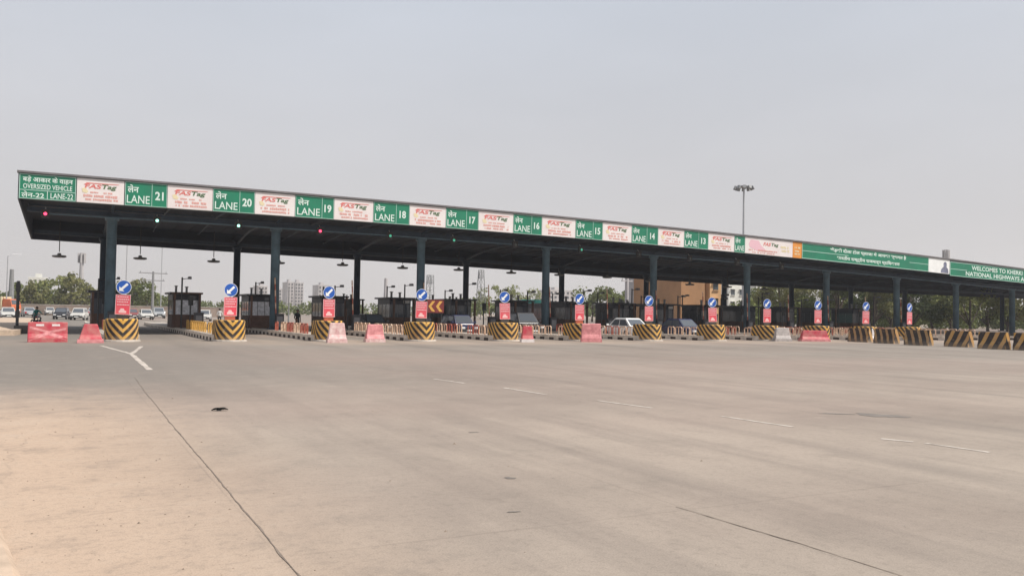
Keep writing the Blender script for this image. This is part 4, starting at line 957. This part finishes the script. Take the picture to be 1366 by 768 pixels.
def person(label, loc, rz, pose, shirt, trouser, cat='person', group=None, sc=1.0):
    """faces local -Y"""
    r = empty('person', loc, rz, label, cat, group); r.scale = (sc, sc, sc)
    if pose == 'stand':
        P = dict(pel=(0, 0, .95), wst=(0, .01, 1.08), chs=(0, .0, 1.28), shc=(0, .015, 1.40), nk=(0, .0, 1.475), hd=(0, -.012, 1.60), ht=(0, .0, 1.68),
                 shL=(.18, .01, 1.385), elL=(.24, .03, 1.11), wrL=(.23, -.05, .87), shR=(-.18, .01, 1.385), elR=(-.25, .02, 1.12), wrR=(-.20, -.12, .92),
                 hpL=(.095, 0, .90), knL=(.11, -.03, .50), anL=(.12, .02, .09), tpL=(.135, -.15, .035), hpR=(-.095, 0, .90), knR=(-.11, .0, .50), anR=(-.13, .04, .09), tpR=(-.15, -.13, .035))
    else:   # seated on a motorcycle, hands forward on the bars
        P = dict(pel=(0, .10, .86), wst=(0, .07, 1.0), chs=(0, .0, 1.18), shc=(0, -.04, 1.30), nk=(0, -.07, 1.375), hd=(0, -.10, 1.50), ht=(0, -.09, 1.58),
                 shL=(.18, -.03, 1.285), elL=(.30, -.20, 1.08), wrL=(.31, -.42, 1.04), shR=(-.18, -.03, 1.285), elR=(-.30, -.20, 1.08), wrR=(-.31, -.42, 1.04),
                 hpL=(.11, .06, .82), knL=(.24, -.30, .72), anL=(.20, -.12, .35), tpL=(.21, -.28, .30), hpR=(-.11, .06, .82), knR=(-.24, -.30, .72), anR=(-.20, -.12, .35), tpR=(-.21, -.28, .30))
    rad = dict(pel=.135, wst=.125, chs=.15, shc=.10, nk=.055, hd=.098, ht=.078, shL=.065, elL=.045, wrL=.032, shR=.065, elR=.045, wrR=.032, hpL=.092, knL=.062, anL=.045, tpL=.038, hpR=.092, knR=.062, anR=.045, tpR=.038)
    K = list(P); J = [Vector(P[k]) for k in K]; rads = [rad[k] for k in K]; ix = {k: i for i, k in enumerate(K)}
    E = [(ix[a], ix[c]) for a, c in (('pel','wst'),('wst','chs'),('chs','shc'),('shc','nk'),('nk','hd'),('hd','ht'),('shc','shL'),('shL','elL'),('elL','wrL'),('shc','shR'),('shR','elR'),('elR','wrR'),('pel','hpL'),('hpL','knL'),('knL','anL'),('anL','tpL'),('pel','hpR'),('hpR','knR'),('knR','anR'),('anR','tpR'))]
    for s, sg in (('L', 1), ('R', -1)):
        wv = J[ix['wr'+s]]; d = (wv-J[ix['el'+s]]).normalized(); side = Vector((0, -1, 0)) if pose == 'stand' else Vector((-sg, 0, 0))
        J.append(wv+d*.075); rads.append(.030); pm = len(J)-1; E.append((ix['wr'+s], pm))
        for q, ln in zip((-.026, -.009, .009, .026), (.062, .078, .082, .068)):
            J.append(J[pm]+d*.03+side*q); rads.append(.0095); a = len(J)-1; E.append((pm, a))
            J.append(J[a]+d*ln*.6+Vector((-sg*.012, 0, -.01))); rads.append(.008); E.append((a, a+1))
        J.append(wv+d*.03+side*.04); rads.append(.011); a = len(J)-1; E.append((pm, a)); J.append(J[a]+d*.04+side*.015); rads.append(.009); E.append((a, a+1))
    # nose, ears
    hd = J[ix['hd']]
    cz = P['nk'][2]; belt = P['pel'][2]+.03; ank = .12 if pose == 'stand' else .40
    def mf(c):
        if c.z > cz: return 0
        for s in 'LR':
            if (c-Vector(P['wr'+s])).length < .16 and (c-Vector(P['el'+s])).length > .12: return 0
        if c.z > belt or (pose == 'ride' and abs(c.x) > .15 and c.z > .95): return 1
        if c.z < ank-.02: return 3
        return 2
    body = skin_mesh('body', J, E, rads, 0, r, ['skin', shirt, trouser, 'black'], mf, 1)
    b = MB(); b.hexa([hd+Vector(v) for v in ((-.016, -.088, -.030), (.016, -.088, -.030), (.012, -.088, .02), (-.012, -.088, .02), (-.010, -.118, -.028), (.010, -.118, -.028), (.006, -.10, .02), (-.006, -.10, .02))]); b.build('nose', 'skin', r)
    for sg in (-1, 1):
        b = MB(); b.box(sg*.098-.012, sg*.098+.012, -.02, .02, -.03, .03); o = b.build('ear', 'skin', r); o.location = hd
        b = MB(); b.box(sg*.034-.013, sg*.034+.013, -.101, -.090, .008, .020); o = b.build('eye', 'black', r); o.location = hd
    b = MB(); b.box(-.025, .025, -.100, -.088, -.056, -.048); o = b.build('mouth', 'railr', r); o.location = hd
    b = MB(); rings = []
    for i in range(6):
        t = i/5*PI*.52; rr = .110*math.sin(PI/2-t*.98)+.004; rings.append([(rr*math.cos(a)*.93, rr*math.sin(a)+.012, .018+.118*math.sin(t)+.035*(-math.sin(a) if i == 0 else 0)*1.0) for a in [2*PI*j/14 for j in range(14)]])
    b.loft(rings); o = b.build('hair', 'hair', r, smooth=True); o.location = hd
    return r
person('person in black clothes standing by the third nose block railing', (atY(397, 62), 62, 0), R(20), 'stand', 'darkcloth', 'darkcloth', group='people at the plaza')
person('person in a pale shirt walking far behind the second sign', (atY(293, 86), 86, 0), R(160), 'stand', 'whitecloth', 'darkcloth', group='people at the plaza')
mp = Vector((-1.85, 78, 0))
rider = person('person in teal and green top riding a motorcycle', (mp.x, mp.y, 0.0), R(25), 'ride', 'tealcloth', 'darkcloth', group='people at the plaza')
r = empty('motorcycle', mp, R(25), 'dark motorcycle under the teal rider beyond the wide red barrier', 'motorcycle')
for y in (-.62, .66):
    b = MB(); n = 20; rr = .30
    rings = []
    for j in range(n):
        a = 2*PI*j/n; rings.append([(.05*math.cos(t), y+(rr-.05+.05*math.sin(t))*math.cos(a), rr+(rr-.05+.05*math.sin(t))*math.sin(a)) for t in [2*PI*q_/6 for q_ in range(6)]])
    b.loft(rings+[rings[0]], caps=False); wv = b.build('wheel', 'tyre', r)
    b = MB()
    for j in range(8): a = 2*PI*j/8; b.tube([(0, y, rr), (0, y+.25*math.cos(a), rr+.25*math.sin(a))], .008, 4)
    b.build('spokes', 'rim', wv)
b = MB(); b.loft([[(w_*math.cos(t), y, z+h_*math.sin(t)) for t in [2*PI*j/8 for j in range(8)]] for y, z, w_, h_ in ((-.36, .78, .06, .05), (-.28, .80, .13, .11), (-.08, .78, .14, .11), (.02, .74, .09, .06))]); b.build('fuel_tank', 'carred', r)
b = MB(); b.box(-.12, .12, .0, .62, .68, .76, tx=.02, ty=.02); b.build('seat', 'black', r)
b = MB(); b.tube([(0, -.40, .80), (0, -.1, .45), (0, .25, .42), (0, .5, .70)], .03, 6); b.tube([(0, .25, .42), (0, .66, .30)], .025, 6); b.box(-.13, .13, -.2, .2, .26, .56); b.build('frame', 'dark', r)
b = MB()
for sx in (-.07, .07): b.tube([(sx, -.40, .92), (sx, -.62, .30)], .022, 6)
b.build('fork', 'rim', r)
b = MB(); b.tube([(-.36, -.36, 1.0), (-.2, -.42, 1.02), (.2, -.42, 1.02), (.36, -.36, 1.0)], .016, 6); b.build('handlebar', 'dark', r)
b = MB(); b.lathe([(.05, 0), (.10, .06), (.10, .10)], 12); o = b.build('headlight', 'lamp', r); o.rotation_euler = (R(90), 0, 0); o.location = (0, -.44, .90)
b = MB(); b.tube([(.14, 0, .30), (.15, .6, .36)], [.03, .045], 8); b.build('exhaust', 'rim', r)

# ------------------------------------------------------------------ poles, towers
def lattice(label, name, px, d_y, top_px, w0=1.2, w1=.5, py_h=415, cat='tower', m='post'):
    x = atY(px, d_y); d = .8854*d_y+.4648*x; hz = 410+.016*(px-162); H = EYE+(hz-top_px)/1140*d
    r = empty(name, (x, d_y, 0), R(20), label, cat); b = MB(); n = max(6, int(H/2.2))
    for sx, sy in ((-1, -1), (1, -1), (1, 1), (-1, 1)): b.tube([(sx*w0/2, sy*w0/2, 0), (sx*w1/2, sy*w1/2, H)], .09, 5)
    for i in range(n):
        za, zb = H*i/n, H*(i+1)/n; wa = w0+(w1-w0)*i/n; wb = w0+(w1-w0)*(i+1)/n
        c = lambda w_, q: [(-w_/2, -w_/2), (w_/2, -w_/2), (w_/2, w_/2), (-w_/2, w_/2)][q % 4]
        for s in range(4):
            p, q_ = c(wa, s), c(wb, s+1); b.tube([(*p, za), (*q_, zb)], .045, 4)
            p, q_ = c(wb, s), c(wb, s+1); b.tube([(*p, zb), (*q_, zb)], .045, 4)
    b.build('lattice_frame', m, r)
    b = MB()
    for a in (0, 2.1, 4.2): b.box(.5*math.cos(a)-.14, .5*math.cos(a)+.14, .5*math.sin(a)-.14, .5*math.sin(a)+.14, H-2.2, H-.2)
    b.build('antenna', 'galv', r)
def pole(label, name, px, d_y, top_px, rad=.12, m='galv', arms=None, head=None, cat='pole'):
    x = atY(px, d_y); d = .8854*d_y+.4648*x; hz = 410+.016*(px-162); H = EYE+(hz-top_px)/1140*d
    r = empty(name, (x, d_y, 0), R(15), label, cat)
    b = MB(); b.tube([(0, 0, 0), (0, 0, H)], [rad*1.25, rad*.75], 8); b.build('shaft', m, r)
    if arms:
        for dz, w_ in arms:
            b = MB(); b.box(-w_/2, w_/2, -.09, .09, H-dz-.08, H-dz+.08)
            for q_ in (-.45, 0, .45): b.lathe([(.06, H-dz+.08), (.06, H-dz+.3)], 6, q_*w_, 0)
            b.build('cross_arm', m, r)
    if head == 'antenna':
        for a in range(6):
            t = a*PI/3; b = MB(); b.box(.75*math.cos(t)-.16, .75*math.cos(t)+.16, .75*math.sin(t)-.16, .75*math.sin(t)+.16, H-2.4, H-.1); b.tube([(0, 0, H-1.2), (.7*math.cos(t), .7*math.sin(t), H-1.2)], .05, 5); b.build('antenna', m, r)
    if head == 'lamp':
        b = MB(); b.tube([(0, 0, H-.1), (.6, 0, H+.25), (1.5, 0, H+.35)], .06, 6); b.build('lamp_arm', m, r)
        b = MB(); b.box(1.3, 2.1, -.14, .14, H+.28, H+.42, tx=.05, ty=.03); b.build('lamp_head', m, r)
    return r, H
pole('pale telecom monopole with a cluster of antennas above the left trees', 'telecom_monopole', 107, 230, 337, .55, 'bldgrey', head='antenna', cat='tower')
pole('thin street lamp pole near the left edge of the photo', 'street_lamp', 8, 170, 341, .10, 'galv', head='lamp', cat='street lamp')
pole('short dark chimney-like pole by the cream truck', 'dark_pole', 14, 180, 359, .45, 'post')
pole('thin grey pole just right of the twin columns', 'lamp_post', 167, 150, 322, .09, 'galv', cat='street lamp', head='lamp')
pole('wooden power pole with two long cross arms above the car queue', 'power_pole', 203, 165, 362, .24, 'post', arms=((.3, 5.0), (1.6, 4.0)))
pole('thin pale lamp pole left of the second booth', 'lamp_post', 214, 190, 318, .09, 'galv', cat='street lamp', head='lamp')
pole('tall grey tapering monopole behind the fourth booth', 'telecom_monopole', 514, 190, 371, .5, 'bldgrey', cat='tower')
lattice('slender lattice tower right of the fourth sign', 'lattice_tower', 573, 200, 367, 1.6, 1.2)
lattice('tall lattice tower rising behind the fifth sign', 'lattice_tower', 641, 190, 360, 2.0, .9)
pole('concrete power pole with a short cross arm right of the sixth sign', 'power_pole', 836, 95, 350, .26, 'bldgrey', arms=((2.5, 2.2),))
pole('grey drum-topped monopole peeping above the right end of the roof', 'telecom_monopole', 1262, 150, 333, .55, 'bldgrey', head='antenna', cat='tower')
pole('thin dark pole left of the person in black', 'thin_pole', 385, 120, 385, .10, 'post')
pole('short dark pole beside the third sign', 'thin_pole', 462, 110, 393, .2, 'post')
# high mast light behind the canopy
r, H = pole('tall high-mast light with a ring of floodlights above the canopy', 'high_mast_light', 991, 90, 246, .16, 'galv', cat='high mast light')
b = MB(); b.lathe([(.95, H-.35), (1.0, H-.3), (1.0, H-.22), (.95, H-.18)], 20); b.build('ring_frame', 'galv', r)
for a in range(10):
    t = a*PI/5; b = MB(); b.box(-.20, .20, -.28, .12, -.30, .16, tx=.03); o = b.build('floodlight', 'post', r); o.location = (1.08*math.cos(t), 1.08*math.sin(t), H-.45); o.rotation_euler = (R(-25), 0, t+PI/2)

# ------------------------------------------------------------------ buildings
def building(label, name, px0, px1, Y, top_px, wall, depth, floors, cols, rz=0, side=None, win=True, para=.5):
    xa, xb = atY(px0, Y), atY(px1, Y); x = (xa+xb)/2; d = .8854*Y+.4648*x; hz = 410+.016*((px0+px1)/2-162); H = EYE+(hz-top_px)/1140*d
    W = (px1-px0)*d/1140
    r = empty(name, (x, Y, 0), rz, label, 'building')
    b = MB(); b.box(-W/2, W/2, 0, depth, 0, H, 0)
    if side:
        i = len(b.f); b.m[-1] = 1; b.m[-3] = 0
    b.build('wall', [wall, side or wall], r)
    b = MB(); t = .2
    for q_ in ((-W/2-.1, W/2+.1, -.1, .1), (-W/2-.1, W/2+.1, depth-.1, depth+.1), (-W/2-.1, -W/2+.1, .1, depth-.1), (W/2-.1, W/2+.1, .1, depth-.1)): b.box(*q_, H+.002, H+para)
    b.build('parapet', wall, r)
    b = MB(); b.box(-W*.15, W*.2, depth*.3, depth*.6, H+.003, H+2.2); b.build('stair_head', wall, r)
    if win:
        fh = H/floors
        for f in range(floors):
            for c in range(cols):
                cx = -W/2+W*(c+.5)/cols; ww = W/cols*.22; z0 = f*fh+fh*.32; z1 = f*fh+fh*.78
                b = MB(); b.box(cx-ww, cx+ww, -.06, .02, z0, z1); wo = b.build('window', 'window', r)
                b = MB(); b.box(cx-ww-.1, cx+ww+.1, -.25, -.003, z0-.14, z0-.02); b.box(cx-ww-.15, cx+ww+.15, -.5, -.003, z1+.02, z1+.12); b.build('sill', wall, wo)
    return r
building('brown and apricot block with a small window behind the eighth sign', 'plaster_building', 904, 944, 118, 352, 'bldshaded', 14, 4, 1, win=False)
building('apricot front wing of the brown block, with dark windows', 'plaster_building', 944.5, 964, 118, 352, 'bldlight', 13, 4, 1)
building('tall plain grey block left of the brown building', 'plaster_building', 881, 903, 128, 350, 'bldgrey', 12, 4, 1, win=False)
building('white apartment block with paired windows right of the apricot wing', 'apartment_building', 968, 998, 160, 366, 'bldwhite', 14, 4, 2)
building('long white building half hidden by trees right of the white apartments', 'apartment_building', 1003, 1046, 190, 372, 'bldwhite', 12, 4, 4)
building('hazy tower block, left of the pair behind the person in black', 'tower_block', 383, 391, 520, 377, 'bldpale', 14, 9, 2)
building('hazy wider tower block behind the person in black', 'tower_block', 392.5, 404, 540, 377.5, 'bldpale', 14, 9, 3)
building('low hazy block left of the pale tower blocks', 'tower_block', 344, 356, 480, 382, 'bldpale', 14, 7, 3)
building('low hazy flats behind the third front column', 'tower_block', 366, 380, 560, 386, 'bldpale', 14, 7, 3)
building('hazy block behind the third sign', 'tower_block', 424, 438, 520, 381, 'bldpale', 14, 7, 3)
building('distant pale flats behind the sixth column pair', 'tower_block', 730, 768, 420, 388, 'bldpale', 14, 6, 6)
building('pale distant flats above the left trees', 'tower_block', 38, 60, 420, 371, 'bldwhite', 14, 5, 4)

# ------------------------------------------------------------------ trees
def crown_mesh(seed, R_, H_, n, leaf, squash=.75):
    q = random.Random(seed); vs = []; fs = []
    cl = []
    for k in range(26):
        a = q.uniform(0, 2*PI); u = q.uniform(-.75, 1.0); rr = math.sqrt(max(0, 1-u*u))*q.uniform(.45, .95)
        cl.append((Vector((R_*rr*math.cos(a), R_*rr*math.sin(a), H_*.5*u*q.uniform(.7, 1.05))), q.uniform(.22, .40)*R_))
    for k in range(n):
        c, cr = q.choice(cl)
        d = Vector((q.gauss(0, 1), q.gauss(0, 1), q.gauss(0, 1))).normalized()*cr*(q.random()**.4)
        d.z *= squash; p = c+d
        nrm = (d.normalized()+Vector((q.gauss(0, .6), q.gauss(0, .6), q.gauss(.3, .6)))).normalized()
        t = nrm.orthogonal().normalized(); t.rotate(Matrix.Rotation(q.uniform(0, 6.28), 3, nrm)); b_ = nrm.cross(t)
        s = leaf*q.uniform(.55, 1.25); i = len(vs)
        vs += [tuple(p-t*s*.5), tuple(p+b_*s*.32), tuple(p+t*s*.5), tuple(p-b_*s*.32)]; fs.append((i, i+1, i+2, i+3))
    return vs, fs, cl
def tree_proto(seed, H, R_, n, leaf, lm, trunk_h):
    vs, fs, cl = crown_mesh(seed, R_, H-trunk_h, n, leaf)
    zc = trunk_h+(H-trunk_h)*.5
    b = MB(); b.v = [(x, y, z+zc) for x, y, z in vs]; b.f = fs; b.m = [0]*len(fs)
    t = MB(); q = random.Random(seed+5)
    t.tube([(0, 0, -.1), (.08, .05, trunk_h*.5), (-.05, .1, trunk_h), (.1, 0, zc)], [.28, .22, .18, .07], 8)
    for c, cr in cl[:9]:
        t.tube([(0, .05, trunk_h*q.uniform(.75, 1.15)), (c.x*.45, c.y*.45, (trunk_h+zc+c.z)*.5), (c.x*.9, c.y*.9, zc+c.z*.9)], [.11, .07, .03], 5)
    return b, t
def make_tree(seed, H, R_, n, leaf, lm, trunk_h, loc, label, group, name='broadleaf_tree'):
    b, t = tree_proto(seed, H, R_, n, leaf, lm, trunk_h)
    r = empty(name, loc, rnd.uniform(0, 6), label, 'tree', group)
    b.build('crown', lm, r); t.build('trunk', 'bark', r); return r
TG = 'trees beyond the right half of the canopy'
tr = [(1018, 118, 9.2, 4.0, 'leaf', 'loose light green tree in front of the long white building'), (1046, 104, 10.0, 4.2, 'leafolive', 'olive tree right of the ninth sign'), (1072, 110, 9.6, 4.4, 'leafolive', 'olive tree between the ninth and tenth signs'),
      (1098, 98, 10.6, 3.8, 'leaf', 'green tree behind the tenth sign'), (1119, 92, 11.0, 2.6, 'leafdark', 'narrow dark tree right of the tenth sign, with bare trunk'), (1150, 96, 7.4, 3.2, 'leafdark', 'low dark tree behind the eleventh sign, sky above it'),
      (1166, 90, 11.0, 3.6, 'leafolive', 'tall olive tree right of the eleventh sign'), (1188, 94, 11.4, 4.2, 'leafdark', 'tall dark green tree left of the twelfth sign'), (1216, 88, 11.6, 4.6, 'leafdark', 'dense dark tree behind the twelfth sign'),
      (1243, 92, 11.0, 4.2, 'leafolive', 'brownish olive tree right of the twelfth sign'), (1268, 86, 11.2, 4.0, 'leaf', 'green tree behind the ninth front column'), (1294, 80, 9.6, 4.4, 'leafpale', 'sunlit pale green tree near the right edge'),
      (1318, 86, 11.0, 4.2, 'leaf', 'green tree between the last two front columns'), (1344, 84, 11.4, 4.4, 'leafolive', 'olive tree behind the last front column'), (1372, 86, 11.5, 4.4, 'leafdark', 'dark tree cut off by the right edge of the photo')]
for k, (px, Y, H, R_, lm, lab) in enumerate(tr):
    make_tree(50+k, min(H*.86, 9.3), R_*1.12, 3600, .46, lm, 1.0 if R_ > 3 else 3.0, (atY(px, Y), Y, 0), lab, TG)
tl = [(40, 200, 6.2, 3.2, 'leafolive'), (58, 215, 7.2, 3.6, 'leaf'), (76, 205, 8.0, 3.4, 'leafpale'), (92, 200, 8.2, 3.6, 'leafolive'), (112, 215, 6.8, 3.4, 'leafolive'), (28, 220, 6.6, 3.4, 'leaf'), (176, 210, 8.0, 3.6, 'leafolive'), (194, 205, 7.4, 3.4, 'leaf'), (160, 220, 7.6, 3.4, 'leaf'),
      (655, 230, 10.6, 4.6, 'leafpale'), (682, 235, 10.0, 4.4, 'leafpale'), (708, 240, 9.6, 4.6, 'leafpale'), (790, 170, 8.6, 4.8, 'leaf'), (808, 165, 8.2, 4.4, 'leaf'), (826, 172, 7.4, 4.0, 'leaf'), (852, 168, 8.0, 4.2, 'leaf'), (872, 170, 7.6, 3.8, 'leaf')]
tll = ['low olive tree above the motorcycle rider', 'green tree left of the tallest left tree', 'taller pale tree at the middle of the left row', 'olive tree with the highest crown left of the monopole', 'low olive tree below the pale monopole', 'green tree by the thin marker post', 'olive tree right of the leftmost sign', 'green tree left of the power pole', 'green tree behind the leftmost sign',
       'pale rounded tree right of the tall lattice tower', 'pale tree left of the fourth front column', 'pale low tree around the fourth front column', 'hazy green tree right of the sixth sign', 'hazy rounded tree between the sixth sign and power pole', 'low hazy tree left of the concrete power pole', 'hazy tree right of the concrete power pole', 'hazy tree left of the grey block']
for k, (px, Y, H, R_, lm) in enumerate(tl):
    make_tree(90+k, H, R_, 900, .75, lm, 1.6, (atY(px, Y), Y, 0), tll[k], 'trees in the haze beyond the plaza')
# far-off scrub that reads as one mass
b = MB()
q = random.Random(77)
for k in range(150):
    px = -12+k*9.8+q.uniform(-6, 6)
    if 235 < px < 560 and k % 2: continue
    Y = q.uniform(235, 300) if px < 560 else q.uniform(180, 260) if px < 980 else q.uniform(97, 122)
    x = atY(px, Y); vs, fs, cl = crown_mesh(500+k, 4.5 if px < 980 else 3.2, 3.6 if px < 980 else 4.6, 420 if px < 980 else 900, .8 if px < 980 else .55)
    zb = 1.9 if (px > 980 or 235 < px < 590) else 3.0
    i = len(b.v); b.v += [(a+x, c+Y, z+zb) for a, c, z in vs]; b.f += [tuple(i+j for j in f) for f in fs]; b.m += [0]*len(fs)
o = b.build('scrub', 'leaf'); o['kind'] = 'stuff'
# low boundary wall far behind the left lanes
r = empty('boundary_wall', (5, 185, 0), 0, 'long low brownish wall in front of the left row of trees', 'wall')
b = MB(); b.box(-40, 34, 0, .25, 0, 1.9); b.build('wall_face', mat('wall_brown', (.26, .20, .165), .9, .2, .4), r)
b = MB(); b.box(-40, 34, -.06, .31, 1.902, 2.02); b.build('wall_coping', 'concrete', r)

# ------------------------------------------------------------------ haze
b = MB(); b.box(-420, 620, -60, 760, -1.0, 46.0); hz = b.build('haze', mat('haze_air', (1, 1, 1), 1, 0)); hz['kind'] = 'stuff'
m = hz.data.materials[0]; nt = m.node_tree
for n in list(nt.nodes):
    if n.type == 'BSDF_PRINCIPLED': nt.nodes.remove(n)
pv = nt.nodes.new('ShaderNodeVolumePrincipled'); pv.inputs['Color'].default_value = (.86, .90, .97, 1); pv.inputs['Density'].default_value = 0.00032; pv.inputs['Anisotropy'].default_value = 0.2
nt.links.new(pv.outputs[0], nt.nodes['Material Output'].inputs['Volume'])

# ------------------------------------------------------------------ render
S.render.engine = 'CYCLES'
cy = S.cycles; cy.use_denoising = True; cy.max_bounces = 6; cy.diffuse_bounces = 3; cy.glossy_bounces = 2; cy.transmission_bounces = 2; cy.volume_bounces = 1; cy.transparent_max_bounces = 4
try: cy.denoiser = 'OPENIMAGEDENOISE'
except Exception: pass
S.view_settings.view_transform = 'Standard'; S.view_settings.look = 'None'; S.view_settings.gamma = 1; S.view_settings.use_curve_mapping = False
S.view_settings.exposure = 0.0
